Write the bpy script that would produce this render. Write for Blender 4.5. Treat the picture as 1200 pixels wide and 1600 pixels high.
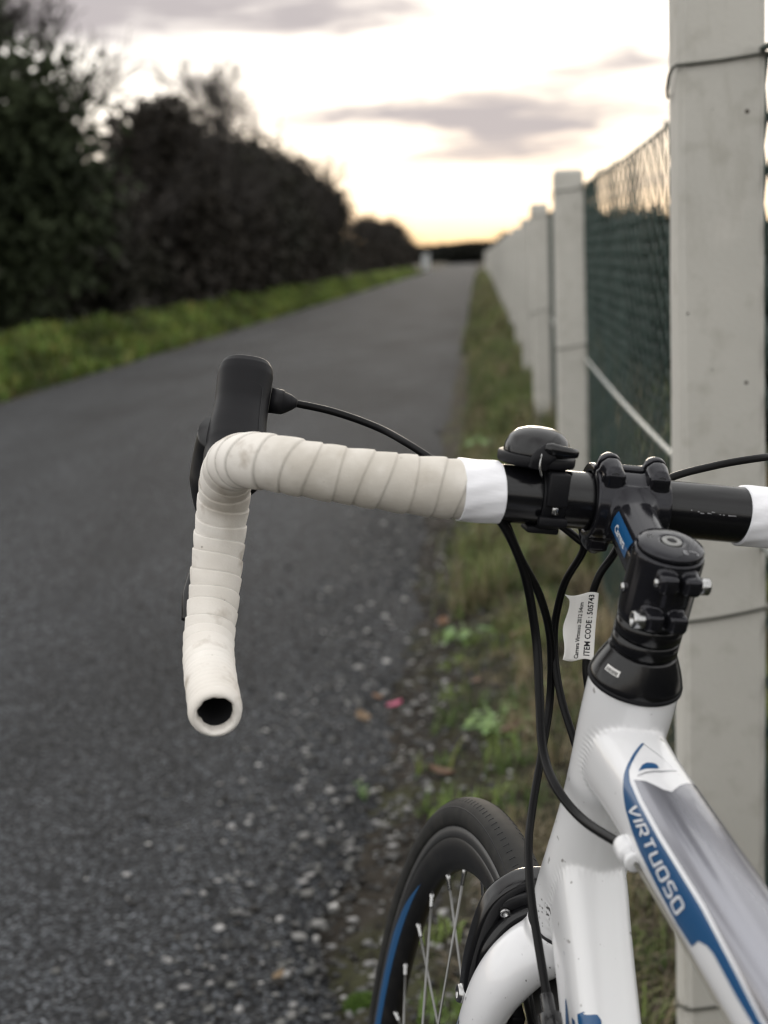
import bpy, bmesh, math, random
import numpy as np
from mathutils import Vector, Matrix
from mathutils.bvhtree import BVHTree

for o in list(bpy.data.objects):
    bpy.data.objects.remove(o)
scene = bpy.context.scene
COL = scene.collection
rnd = random.Random(7)
rng = np.random.default_rng(11)

# ------------------------------------------------------------------ camera
CAMH = 1.0824
cam_d = bpy.data.cameras.new('camera')
cam = bpy.data.objects.new('camera', cam_d)
COL.objects.link(cam)
ex = Vector((0.99756214, 0.05858456, -0.03791602))
ey = Vector((-0.02821513, -0.15833665, -0.98698197))
fz = Vector((-0.0638254, 0.98564565, -0.15629768))
m = Matrix.Identity(4)
for i in range(3):
    m[i][0] = ex[i]; m[i][1] = -ey[i]; m[i][2] = -fz[i]
m[2][3] = CAMH
cam.matrix_world = m
cam_d.sensor_fit = 'VERTICAL'
cam_d.sensor_height = 36.0
cam_d.sensor_width = 36.0
cam_d.lens = 36.0 * 2490.0 / 1600.0
cam_d.clip_start = 0.02
cam_d.clip_end = 3000
cam_d.dof.use_dof = True
cam_d.dof.focus_distance = 0.99
cam_d.dof.aperture_fstop = 8.3
scene.camera = cam

# ------------------------------------------------------------------ sky, sun, exposure
SUN_EL, SUN_AZ = math.radians(7.0), math.radians(1.0)      # azimuth measured from +Y to +X
world = bpy.data.worlds.new('World'); scene.world = world
world.use_nodes = True
wt = world.node_tree; wt.nodes.clear()
def wn(kind, **kw):
    n = wt.nodes.new(kind)
    for k, v_ in kw.items():
        setattr(n, k, v_)
    return n
def wmath(op, a, b=None, c=None):
    n = wn('ShaderNodeMath', operation=op)
    for i, x in enumerate((a, b, c)):
        if x is None: continue
        if isinstance(x, (int, float)): n.inputs[i].default_value = x
        else: wt.links.new(x, n.inputs[i])
    return n.outputs[0]
w_out = wn('ShaderNodeOutputWorld'); w_bg = wn('ShaderNodeBackground')
sky = wn('ShaderNodeTexSky', sky_type='NISHITA')
sky.sun_disc = False; sky.sun_elevation = SUN_EL; sky.sun_rotation = SUN_AZ
sky.air_density = 1.0; sky.dust_density = 1.0; sky.ozone_density = 1.0
tc = wn('ShaderNodeTexCoord')
sep = wn('ShaderNodeSeparateXYZ'); wt.links.new(tc.outputs['Generated'], sep.inputs[0])
az = wmath('MULTIPLY', wmath('ARCTAN2', sep.outputs[0], sep.outputs[1]), 57.2958)
el = wmath('MULTIPLY', wmath('ARCSINE', sep.outputs[2]), 57.2958)
comb = wn('ShaderNodeCombineXYZ')
wt.links.new(wmath('MULTIPLY', az, 0.11), comb.inputs[0]); wt.links.new(wmath('MULTIPLY', el, 0.62), comb.inputs[1])
nz = wn('ShaderNodeTexNoise'); nz.inputs['Scale'].default_value = 1.0; nz.inputs['Detail'].default_value = 8; nz.inputs['Roughness'].default_value = .58; nz.inputs['Distortion'].default_value = .6
wt.links.new(comb.outputs[0], nz.inputs['Vector'])
nsep = wn('ShaderNodeSeparateColor'); wt.links.new(nz.outputs['Color'], nsep.inputs[0])
c3 = wn('ShaderNodeCombineXYZ'); wt.links.new(wmath('MULTIPLY', az, .30), c3.inputs[0]); wt.links.new(wmath('MULTIPLY', el, 1.9), c3.inputs[1])
nf = wn('ShaderNodeTexNoise'); nf.inputs['Scale'].default_value = 1.0; nf.inputs['Detail'].default_value = 9; nf.inputs['Roughness'].default_value = .6; nf.inputs['Distortion'].default_value = .9
wt.links.new(c3.outputs[0], nf.inputs['Vector'])
waz = wmath('ADD', az, wmath('MULTIPLY', wmath('SUBTRACT', nsep.outputs[0], .5), 9.0))
wel = wmath('ADD', el, wmath('MULTIPLY', wmath('SUBTRACT', nsep.outputs[1], .5), 1.3))
# stratus streaks: (azimuth, elevation, half width, half height, density), degrees
streaks = [(-1.4, 5.1, 6.2, .70, 1.0), (2.8, 4.4, 4.4, .5, .75), (0.6, 3.5, 4.0, .50, .85), (4.6, 6.45, 2.4, .65, .9), (-14, 9.2, 10.0, 1.6, 1.25), (-4.7, 8.25, 2.4, .8, .55), (6.5, 2.3, 5, .45, .45), (-9.0, 6.4, 3.4, .6, .4)]
tot = None
for (a0, e0, w0, h0, d0) in streaks:
    da = wmath('DIVIDE', wmath('SUBTRACT', waz, a0), w0)
    de = wmath('DIVIDE', wmath('SUBTRACT', wel, e0), h0)
    q = wmath('ADD', wmath('MULTIPLY', da, da), wmath('MULTIPLY', de, de))
    q = wmath('MULTIPLY', wmath('EXPONENT', wmath('MULTIPLY', q, -.75)), d0)
    tot = q if tot is None else wmath('ADD', tot, q)
fld = wmath('ADD', wmath('MULTIPLY', tot, .95), wmath('MULTIPLY', wmath('SUBTRACT', nf.outputs['Fac'], .5), 1.1))
sm = wn('ShaderNodeMapRange', interpolation_type='SMOOTHSTEP'); sm.inputs['From Min'].default_value = .02; sm.inputs['From Max'].default_value = 1.15
wt.links.new(fld, sm.inputs['Value']); tot = sm.outputs[0]
# the same kind of broken stratus over the rest of the dome
nz2 = wn('ShaderNodeTexNoise'); nz2.inputs['Scale'].default_value = 1.0; nz2.inputs['Detail'].default_value = 5
c2 = wn('ShaderNodeCombineXYZ')
zz = wmath('ADD', wmath('MAXIMUM', sep.outputs[2], 0.0), .12)
wt.links.new(wmath('DIVIDE', sep.outputs[0], zz), c2.inputs[0]); wt.links.new(wmath('DIVIDE', sep.outputs[1], zz), c2.inputs[1])
wt.links.new(c2.outputs[0], nz2.inputs['Vector'])
mr = wn('ShaderNodeMapRange'); mr.inputs['From Min'].default_value = .48; mr.inputs['From Max'].default_value = .72
wt.links.new(nz2.outputs['Fac'], mr.inputs['Value'])
outside = wn('ShaderNodeMapRange'); outside.inputs['From Min'].default_value = 9.0; outside.inputs['From Max'].default_value = 16.0
outside.clamp = True
wt.links.new(wmath('MAXIMUM', el, wmath('SUBTRACT', wmath('ABSOLUTE', az), 9.0)), outside.inputs['Value'])
tot = wmath('MINIMUM', wmath('ADD', tot, wmath('MULTIPLY', wmath('MULTIPLY', mr.outputs[0], outside.outputs[0]), .8)), .96)
veil = wn('ShaderNodeMixRGB'); veil.inputs['Fac'].default_value = .88
wt.links.new(sky.outputs[0], veil.inputs[1]); veil.inputs[2].default_value = (11.0, 10.9, 10.7, 1)
# warm haze low on the horizon, stronger towards the sunset
hz = wmath('MULTIPLY', wmath('EXPONENT', wmath('MULTIPLY', wmath('MAXIMUM', el, 0.0), -.45)), wmath('ADD', .45, wmath('MULTIPLY', wmath('MAXIMUM', sep.outputs[1], 0.0), .5)))
warm = wn('ShaderNodeMixRGB'); wt.links.new(hz, warm.inputs['Fac']); wt.links.new(veil.outputs[0], warm.inputs[1]); warm.inputs[2].default_value = (6.8, 4.3, 1.5, 1)
uneven = wn('ShaderNodeMixRGB', blend_type='MULTIPLY'); uneven.inputs['Fac'].default_value = 1; wt.links.new(warm.outputs[0], uneven.inputs[1]); wt.links.new(wmath('ADD', .72, wmath('MULTIPLY', nsep.outputs[2], .56)), uneven.inputs[2])
cl = wn('ShaderNodeMixRGB'); wt.links.new(tot, cl.inputs['Fac'])
wt.links.new(uneven.outputs[0], cl.inputs[1]); cl.inputs[2].default_value = (3.2, 2.9, 2.95, 1)
wt.links.new(cl.outputs[0], w_bg.inputs['Color']); w_bg.inputs['Strength'].default_value = .1
wt.links.new(w_bg.outputs[0], w_out.inputs[0])

sun_d = bpy.data.lights.new('sun', 'SUN'); sun = bpy.data.objects.new('sun', sun_d); COL.objects.link(sun)
sun_d.energy = 0.55; sun_d.angle = math.radians(14); sun_d.color = (1.0, .86, .68)
sdir = Vector((math.sin(SUN_AZ) * math.cos(SUN_EL), math.cos(SUN_AZ) * math.cos(SUN_EL), math.sin(SUN_EL)))
sun.rotation_euler = (-sdir).to_track_quat('-Z', 'Y').to_euler()
vs = scene.view_settings
vs.view_transform = 'Standard'; vs.look = 'None'; vs.gamma = 1.0; vs.exposure = 0.75; vs.use_curve_mapping = False
scene.cycles.filter_width = 1.1

# ------------------------------------------------------------------ material helpers
def nd(t, kind, **kw):
    n = t.nodes.new(kind)
    for k, v_ in kw.items():
        setattr(n, k, v_)
    return n
def mat(name, col, rough=.5, metal=0., spec=.5, coat=0., var=None, bump=None, vcol=None, trans=0.):
    """var = (second colour, scale, low, high[, detail]); bump = (scale, strength, distance)"""
    M = bpy.data.materials.new(name); M.use_nodes = True
    t = M.node_tree; b = t.nodes['Principled BSDF']
    b.inputs['Base Color'].default_value = (*col, 1); b.inputs['Roughness'].default_value = rough
    b.inputs['Metallic'].default_value = metal; b.inputs['Specular IOR Level'].default_value = spec
    b.inputs['Coat Weight'].default_value = coat; b.inputs['Coat Roughness'].default_value = .08
    co = nd(t, 'ShaderNodeTexCoord')
    cur = None
    for vv in (var if isinstance(var, list) else [var] if var else []):
        n = nd(t, 'ShaderNodeTexNoise'); n.inputs['Scale'].default_value = vv[1]; n.inputs['Detail'].default_value = vv[4] if len(vv) > 4 else 4
        t.links.new(co.outputs['Object'], n.inputs['Vector'])
        r = nd(t, 'ShaderNodeMapRange'); r.inputs['From Min'].default_value = vv[2]; r.inputs['From Max'].default_value = vv[3]
        t.links.new(n.outputs['Fac'], r.inputs['Value'])
        mx = nd(t, 'ShaderNodeMixRGB'); t.links.new(r.outputs[0], mx.inputs['Fac'])
        if cur is None: mx.inputs[1].default_value = (*col, 1)
        else: t.links.new(cur, mx.inputs[1])
        mx.inputs[2].default_value = (*vv[0], 1); cur = mx.outputs[0]
    if vcol:
        a = nd(t, 'ShaderNodeAttribute'); a.attribute_name = vcol
        if cur is None: cur = a.outputs['Color']
        else:
            mx = nd(t, 'ShaderNodeMixRGB', blend_type='MULTIPLY'); mx.inputs['Fac'].default_value = 1
            t.links.new(cur, mx.inputs[1]); t.links.new(a.outputs['Color'], mx.inputs[2]); cur = mx.outputs[0]
    if cur is not None: t.links.new(cur, b.inputs['Base Color'])
    if bump:
        n = nd(t, 'ShaderNodeTexNoise'); n.inputs['Scale'].default_value = bump[0]; n.inputs['Detail'].default_value = 5
        t.links.new(co.outputs['Object'], n.inputs['Vector'])
        bp = nd(t, 'ShaderNodeBump'); bp.inputs['Strength'].default_value = bump[1]; bp.inputs['Distance'].default_value = bump[2]
        t.links.new(n.outputs['Fac'], bp.inputs['Height']); t.links.new(bp.outputs[0], b.inputs['Normal'])
    if trans:
        b.inputs['Transmission Weight'].default_value = trans
    return M

# ------------------------------------------------------------------ mesh helpers
def v3(*a): return np.array(a, float)
def unit(a): a = np.asarray(a, float); return a / np.linalg.norm(a)
def tagp(o, label=None, category=None, group=None, kind=None):
    if label: o['label'] = label
    if category: o['category'] = category
    if group: o['group'] = group
    if kind: o['kind'] = kind
    return o
def fast_mesh(name, V, Fc, smooth=True):
    """V (N,3) array, Fc (M,k) array or list of faces"""
    me = bpy.data.meshes.new(name)
    V = np.asarray(V, np.float32)
    if isinstance(Fc, np.ndarray):
        k = Fc.shape[1]; M_ = len(Fc)
        me.vertices.add(len(V)); me.vertices.foreach_set('co', V.ravel())
        me.loops.add(M_ * k); me.loops.foreach_set('vertex_index', Fc.astype(np.int32).ravel())
        me.polygons.add(M_); me.polygons.foreach_set('loop_start', np.arange(0, M_ * k, k, dtype=np.int32))
        me.update(calc_edges=True); me.validate()
    else:
        me.from_pydata([tuple(map(float, p)) for p in V], [], [tuple(map(int, q)) for q in Fc]); me.update()
    if smooth and len(me.polygons):
        me.polygons.foreach_set('use_smooth', np.ones(len(me.polygons), bool))
    return me
def put(name, me, material=None, parent=None):
    o = bpy.data.objects.new(name, me); COL.objects.link(o)
    if material is not None: me.materials.append(material)
    if parent is not None: o.parent = parent
    return o
def obj(name, VF, material, parent=None, smooth=True):
    return put(name, fast_mesh(name, VF[0], VF[1], smooth), material, parent)
def setcol(me, C, name='tint'):
    a = me.color_attributes.new(name, 'FLOAT_COLOR', 'POINT')
    d = np.ones((len(me.vertices), 4), np.float32); d[:, :3] = C
    a.data.foreach_set('color', d.ravel())
def join(parts):
    V, Fs, n = [], [], 0
    for v_, f_ in parts:
        v_ = np.asarray(v_); V.append(v_)
        Fs += [tuple(int(i) + n for i in q) for q in f_]
        n += len(v_)
    return np.vstack(V), Fs
def cr(P, n=10, closed=False):
    """Catmull-Rom through points"""
    P = np.asarray(P, float)
    if len(P) < 3: return np.linspace(P[0], P[-1], n + 1)
    Q = np.vstack([2 * P[0] - P[1], P, 2 * P[-1] - P[-2]]); out = []
    for i in range(1, len(Q) - 2):
        p0, p1, p2, p3 = Q[i - 1:i + 3]
        for t in np.linspace(0, 1, n, endpoint=False):
            out.append(.5 * (2 * p1 + (p2 - p0) * t + (2 * p0 - 5 * p1 + 4 * p2 - p3) * t * t + (3 * p1 - p0 - 3 * p2 + p3) * t ** 3))
    out.append(P[-1]); return np.array(out)
def resample(P, step):
    d = np.r_[0, np.cumsum(np.linalg.norm(np.diff(P, axis=0), axis=1))]
    n = max(2, int(d[-1] / step) + 1); s = np.linspace(0, d[-1], n)
    return np.stack([np.interp(s, d, P[:, i]) for i in range(3)], 1), s
def frames(P, side=None):
    T = np.gradient(P, axis=0); T /= np.linalg.norm(T, axis=1)[:, None]
    if side is None:
        B = np.zeros_like(T); s = v3(0, 0, 1) if abs(T[0][2]) < .9 else v3(1, 0, 0)
        b = s - T[0] * (s @ T[0])
        for i in range(len(P)):
            b = b - T[i] * (b @ T[i]); b = b / math.sqrt(b @ b); B[i] = b
    else:
        B = side - T * (T @ side)[:, None]; B /= np.linalg.norm(B, axis=1)[:, None]
    return T, B, np.cross(T, B)
def sweep(P, rad, seg=16, side=None, cap=True, prof=None):
    """tube along P; rad scalar, (N,) or (N,seg); prof=(seg,2) unit profile scaled by rad (or (N,2))"""
    P = np.asarray(P, float); N = len(P)
    T, B, C = frames(P, side)
    th = np.linspace(0, 2 * np.pi, seg, endpoint=False)
    if prof is None: prof = np.stack([np.cos(th), np.sin(th)], 1)
    r = np.asarray(rad, float)
    if r.ndim == 0: r = np.full((N, 1, 1), float(r))
    elif r.ndim == 1: r = r.reshape(N, 1, 1)
    elif r.shape == (N, 2): r = r.reshape(N, 1, 2)
    else: r = r.reshape(N, seg, 1)
    ab = prof[None] * r
    V = P[:, None] + ab[..., :1] * B[:, None] + ab[..., 1:] * C[:, None]
    V = V.reshape(-1, 3)
    i = np.arange(N - 1)[:, None] * seg; j = np.arange(seg)[None]; j2 = (j + 1) % seg
    Fq = np.stack([i + j, i + j2, i + seg + j2, i + seg + j], -1).reshape(-1, 4)
    if not cap: return V, Fq
    Fl = [tuple(q) for q in Fq] + [tuple(range(seg))[::-1], tuple(range((N - 1) * seg, N * seg))]
    return V, Fl
def superprof(seg, p):
    th = np.linspace(0, 2 * np.pi, seg, endpoint=False); c, s = np.cos(th), np.sin(th)
    r = (np.abs(c) ** p + np.abs(s) ** p) ** (-1 / p)
    return np.stack([c * r, s * r], 1)
def lathe(prof, o, ax, seg=48, cap=True):
    ax = unit(ax); s = v3(0, 1, 0) if abs(ax[1]) < .9 else v3(1, 0, 0)
    b = unit(s - ax * (s @ ax)); c = np.cross(ax, b)
    th = np.linspace(0, 2 * np.pi, seg, endpoint=False); V = []
    for r, h in prof:
        V.append(o + ax * h + r * (np.cos(th)[:, None] * b + np.sin(th)[:, None] * c))
    N = len(prof); Fl = []
    for i in range(N - 1):
        for j in range(seg):
            j2 = (j + 1) % seg
            Fl.append((i * seg + j, i * seg + j2, (i + 1) * seg + j2, (i + 1) * seg + j))
    if cap: Fl += [tuple(range(seg))[::-1], tuple(range((N - 1) * seg, N * seg))]
    return np.vstack(V), Fl
def rbox(c, A, dims, bev=.001, seg=2):
    """bevelled box: centre c, axes A (3 rows), dims"""
    bm = bmesh.new(); bmesh.ops.create_cube(bm, size=1)
    for v_ in bm.verts: v_.co = Vector((v_.co.x * dims[0], v_.co.y * dims[1], v_.co.z * dims[2]))
    if bev: bmesh.ops.bevel(bm, geom=bm.edges[:], offset=bev, segments=seg, profile=.5, affect='EDGES')
    bm.verts.index_update()
    V = np.array([v_.co for v_ in bm.verts]); Fl = [tuple(x.index for x in f.verts) for f in bm.faces]; bm.free()
    return np.asarray(c) + V @ np.asarray(A, float), Fl
def remeshed(VF, voxel, smooth_it=5, fac=.5):
    """weld overlapping closed shapes into one skin with small fillets"""
    me = bpy.data.meshes.new('tmp'); me.from_pydata([tuple(map(float, p)) for p in VF[0]], [], [tuple(map(int, q)) for q in VF[1]]); me.update()
    bm = bmesh.new(); bm.from_mesh(me); bmesh.ops.recalc_face_normals(bm, faces=bm.faces); bm.to_mesh(me); bm.free()
    o = bpy.data.objects.new('tmp', me); COL.objects.link(o)
    r = o.modifiers.new('r', 'REMESH'); r.mode = 'VOXEL'; r.voxel_size = voxel
    s = o.modifiers.new('s', 'SMOOTH'); s.iterations = smooth_it; s.factor = fac
    dg = bpy.context.evaluated_depsgraph_get(); e = o.evaluated_get(dg); em = e.to_mesh()
    V = np.array([v_.co for v_ in em.vertices]); Fl = [tuple(p.vertices) for p in em.polygons]
    N = np.array([v_.normal for v_ in em.vertices])
    e.to_mesh_clear(); bpy.data.objects.remove(o); bpy.data.meshes.remove(me)
    return V, Fl, N

# ------------------------------------------------------------------ ground and road
def verge_z(x, y):
    """height of the land to the right of the road"""
    hi = .105 + .10 * np.clip((y - 2.5) / 6, 0, 1)
    t = np.clip((x + .27) / .55, 0, 1); t = t * t * (3 - 2 * t)
    return -.015 + (hi + .015) * t
def bank_z(x, y):
    t = np.clip((-x - 4.0) / 1.3, 0, 1); t = t * t * (3 - 2 * t)
    return -.015 + .36 * t
def ground_z(x, y):
    x = np.asarray(x, float); y = np.asarray(y, float)
    return np.where(x > -2, verge_z(x, y), bank_z(x, y))
xs = np.r_[-900, -200, -60, -20, -9, np.linspace(-6.5, -3.9, 14), -3.5, -2.01, -1.0, -.5, np.linspace(-.34, .5, 43), .7, 1.2, 3, 10, 40, 200, 900]
ysn = np.r_[-60, -10, -2, np.arange(.6, 6.5, .025), np.arange(6.5, 30, .5), np.arange(30, 120, 5), 150, 200, 300, 600, 1500]
X, Y = np.meshgrid(xs, ysn, indexing='ij')
Zg = ground_z(X, Y)
bumpz = rng.normal(0, .006, Zg.shape) * ((X > -.26) & (X < .6))
Zg = Zg + bumpz - .03 * ((X < -.5) & (X > -3.6)) - .012 * ((X > -.5) & (X < -.26))
ni, nj = X.shape
ii = (np.arange(ni - 1)[:, None] * nj + np.arange(nj - 1)[None]).ravel()
GF = np.stack([ii, ii + nj, ii + nj + 1, ii + 1], 1)
m_soil = mat('soil', (.034, .029, .023), .95, spec=.15, var=[((.043, .044, .022), 3.0, .45, .62), ((.018, .016, .013), 40, .5, .7)], bump=(160, .8, .01))
ground = put('ground', fast_mesh('ground', np.stack([X, Y, Zg], -1).reshape(-1, 3), GF), m_soil)
ground['kind'] = 'structure'

def road_material():
    M = bpy.data.materials.new('asphalt'); M.use_nodes = True; t = M.node_tree; b = t.nodes['Principled BSDF']
    co = nd(t, 'ShaderNodeTexCoord')
    vo = nd(t, 'ShaderNodeTexVoronoi'); vo.inputs['Scale'].default_value = 118; vo.inputs['Randomness'].default_value = 1
    wv = nd(t, 'ShaderNodeTexNoise'); wv.inputs['Scale'].default_value = 60
    t.links.new(co.outputs['Object'], wv.inputs['Vector'])
    ad = nd(t, 'ShaderNodeVectorMath', operation='MULTIPLY_ADD'); ad.inputs[1].default_value = (.012,) * 3
    t.links.new(wv.outputs['Color'], ad.inputs[0]); t.links.new(co.outputs['Object'], ad.inputs[2])
    t.links.new(ad.outputs[0], vo.inputs['Vector'])
    sc = nd(t, 'ShaderNodeSeparateColor'); t.links.new(vo.outputs['Color'], sc.inputs[0])
    ramp = nd(t, 'ShaderNodeValToRGB'); e = ramp.color_ramp.elements
    e[0].position = 0; e[0].color = (.018, .019, .0205, 1); e[1].position = 1; e[1].color = (.27, .27, .27, 1)
    for p_, c_ in ((.45, .064), (.80, .125), (.93, .165), (.985, .21)):
        q = e.new(p_); q.color = (c_, c_ * 1.07, c_ * 1.17, 1)
    t.links.new(sc.outputs[0], ramp.inputs[0])
    # dark bitumen between the chippings
    mr_ = nd(t, 'ShaderNodeMapRange'); mr_.inputs['From Min'].default_value = .25; mr_.inputs['From Max'].default_value = .62
    t.links.new(vo.outputs['Distance'], mr_.inputs['Value'])
    mx = nd(t, 'ShaderNodeMixRGB'); t.links.new(mr_.outputs[0], mx.inputs['Fac']); t.links.new(ramp.outputs[0], mx.inputs[1]); mx.inputs[2].default_value = (.013, .0136, .015, 1)
    # broad wear tone
    n2 = nd(t, 'ShaderNodeTexNoise'); n2.inputs['Scale'].default_value = .8; n2.inputs['Detail'].default_value = 5
    mpp = nd(t, 'ShaderNodeMapping'); mpp.inputs['Scale'].default_value = (1.6, .45, 1); t.links.new(co.outputs['Object'], mpp.inputs['Vector']); t.links.new(mpp.outputs[0], n2.inputs['Vector'])
    r2 = nd(t, 'ShaderNodeMapRange'); r2.inputs['From Min'].default_value = .3; r2.inputs['From Max'].default_value = .7; r2.inputs['To Min'].default_value = .68; r2.inputs['To Max'].default_value = 1.3
    t.links.new(n2.outputs['Fac'], r2.inputs['Value'])
    m2 = nd(t, 'ShaderNodeMixRGB', blend_type='MULTIPLY'); m2.inputs['Fac'].default_value = 1
    t.links.new(mx.outputs[0], m2.inputs[1]); t.links.new(r2.outputs[0], m2.inputs[2])
    t.links.new(m2.outputs[0], b.inputs['Base Color']); b.inputs['Roughness'].default_value = .9
    b.inputs['Specular IOR Level'].default_value = .12
    inv = nd(t, 'ShaderNodeMath', operation='SUBTRACT'); inv.inputs[0].default_value = 1; t.links.new(vo.outputs['Distance'], inv.inputs[1])
    bp = nd(t, 'ShaderNodeBump'); bp.inputs['Strength'].default_value = .9; bp.inputs['Distance'].default_value = .006
    t.links.new(inv.outputs[0], bp.inputs['Height']); t.links.new(bp.outputs[0], b.inputs['Normal'])
    return M
rx = np.linspace(-4.12, -.22, 30); ry = np.r_[-20, np.arange(-2, 12, .1), np.arange(12, 60, 1.), np.arange(60, 260, 10)]
X, Y = np.meshgrid(rx, ry, indexing='ij')
wob = .035 * np.sin(Y * 1.7) + .03 * np.sin(Y * 4.1 + 1) + .02 * np.sin(Y * 9.3)
Xr = np.where(np.isclose(X, rx[-1]), X + wob, np.where(np.isclose(X, rx[0]), X - wob * 2, X))
Zr = .004 + .035 * (1 - ((X + 2.17) / 1.95) ** 2) - .02 * (X > -.3) - .012 * (X < -4.05)
ni, nj = X.shape
ii = (np.arange(ni - 1)[:, None] * nj + np.arange(nj - 1)[None]).ravel()
road = put('road', fast_mesh('road', np.stack([Xr, Y, Zr], -1).reshape(-1, 3), np.stack([ii, ii + nj, ii + nj + 1, ii + 1], 1)), road_material())
road['kind'] = 'structure'
def surf_z(x, y):
    if x < -.24 and x > -4.1: return .004 + .035 * (1 - ((x + 2.17) / 1.95) ** 2) - .02 * max(0, (x + .36) / .14)
    return float(ground_z(x, y))

# ------------------------------------------------------------------ concrete fence
m_conc = mat('concrete', (.50, .485, .445), .88, spec=.2, var=[((.44, .427, .39), 3.5, .4, .68), ((.40, .385, .345), 34, .55, .75), ((.53, .51, .47), 9, .6, .78)], bump=(180, .25, .002))
def add_pores(M):
    t = M.node_tree; b = t.nodes['Principled BSDF']
    src = b.inputs['Base Color'].links[0].from_socket
    co = nd(t, 'ShaderNodeTexCoord'); vo = nd(t, 'ShaderNodeTexVoronoi'); vo.inputs['Scale'].default_value = 34
    t.links.new(co.outputs['Object'], vo.inputs['Vector'])
    sc = nd(t, 'ShaderNodeSeparateColor'); t.links.new(vo.outputs['Color'], sc.inputs[0])
    siz = nd(t, 'ShaderNodeMapRange'); siz.inputs['From Min'].default_value = .42; siz.inputs['To Min'].default_value = 0; siz.inputs['To Max'].default_value = .10
    t.links.new(sc.outputs[0], siz.inputs['Value'])
    lt = nd(t, 'ShaderNodeMath', operation='LESS_THAN'); t.links.new(vo.outputs['Distance'], lt.inputs[0]); t.links.new(siz.outputs[0], lt.inputs[1])
    n5 = nd(t, 'ShaderNodeTexNoise'); n5.inputs['Scale'].default_value = 5; n5.inputs['Detail'].default_value = 9; n5.inputs['Roughness'].default_value = .7
    m5 = nd(t, 'ShaderNodeMapping'); m5.inputs['Scale'].default_value = (3.0, 3.0, .7); t.links.new(co.outputs['Object'], m5.inputs['Vector']); t.links.new(m5.outputs[0], n5.inputs['Vector'])
    r5 = nd(t, 'ShaderNodeMapRange'); r5.inputs['From Min'].default_value = .56; r5.inputs['From Max'].default_value = .78; r5.inputs['To Max'].default_value = .6; t.links.new(n5.outputs['Fac'], r5.inputs['Value'])
    x5 = nd(t, 'ShaderNodeMixRGB'); t.links.new(r5.outputs[0], x5.inputs['Fac']); t.links.new(src, x5.inputs[1]); x5.inputs[2].default_value = (.30, .28, .235, 1); src = x5.outputs[0]
    mx = nd(t, 'ShaderNodeMixRGB'); t.links.new(lt.outputs[0], mx.inputs['Fac']); t.links.new(src, mx.inputs[1]); mx.inputs[2].default_value = (.06, .05, .042, 1)
    t.links.new(mx.outputs[0], b.inputs['Base Color'])
add_pores(m_conc)
m_wire = mat('tie_wire_steel', (.10, .10, .085), .45, metal=.6)
m_net = mat('green_plastic_wire', (.026, .052, .043), .5, spec=.4)
m_galv = mat('galvanised_wire', (.36, .38, .37), .45, metal=.5)
I3 = np.eye(3)
def post_x(y):
    return float(np.interp(y, [-5, 1.75, 5, 8.25, 11.5, 15, 60, 110], [.19, .208, .227, .265, .295, .32, .40, .30]))
post_ys = [-1.5, 1.75, 5.0, 8.25, 11.5, 14.75, 18, 21.25, 24.5, 27.75, 31, 34.5, 38, 42, 46, 51, 56, 62, 68, 75, 83, 92]
ordn = ['', 'first', 'second', 'third', 'fourth', 'fifth', 'sixth', 'seventh', 'eighth', 'ninth', 'tenth', 'eleventh', 'twelfth', 'thirteenth', 'fourteenth',
        'fifteenth', 'sixteenth', 'seventeenth', 'eighteenth', 'nineteenth', 'twentieth', 'farthest']
def wire_loop(z, x0, x1, y0, y1, r=.0017, sag=.004, hook=True):
    e = .0025
    pts = [(x0 - e, y1 - .02, z - .028), (x0 - e - .004, y0 + .045, z - .022), (x0 - e - .004, y0 + .02, z - .008), (x0 - e, y0 + .004, z - .002), (x0 + .004, y0 - e, z - sag * .3), ((x0 + x1) / 2, y0 - e, z + sag * .2),
           (x1 - .004, y0 - e, z + sag), (x1 + e, y0 + .005, z + sag), (x1 + e, y1 - .02, z + sag)]
    return sweep(cr(pts, 6), r, 8)
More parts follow.
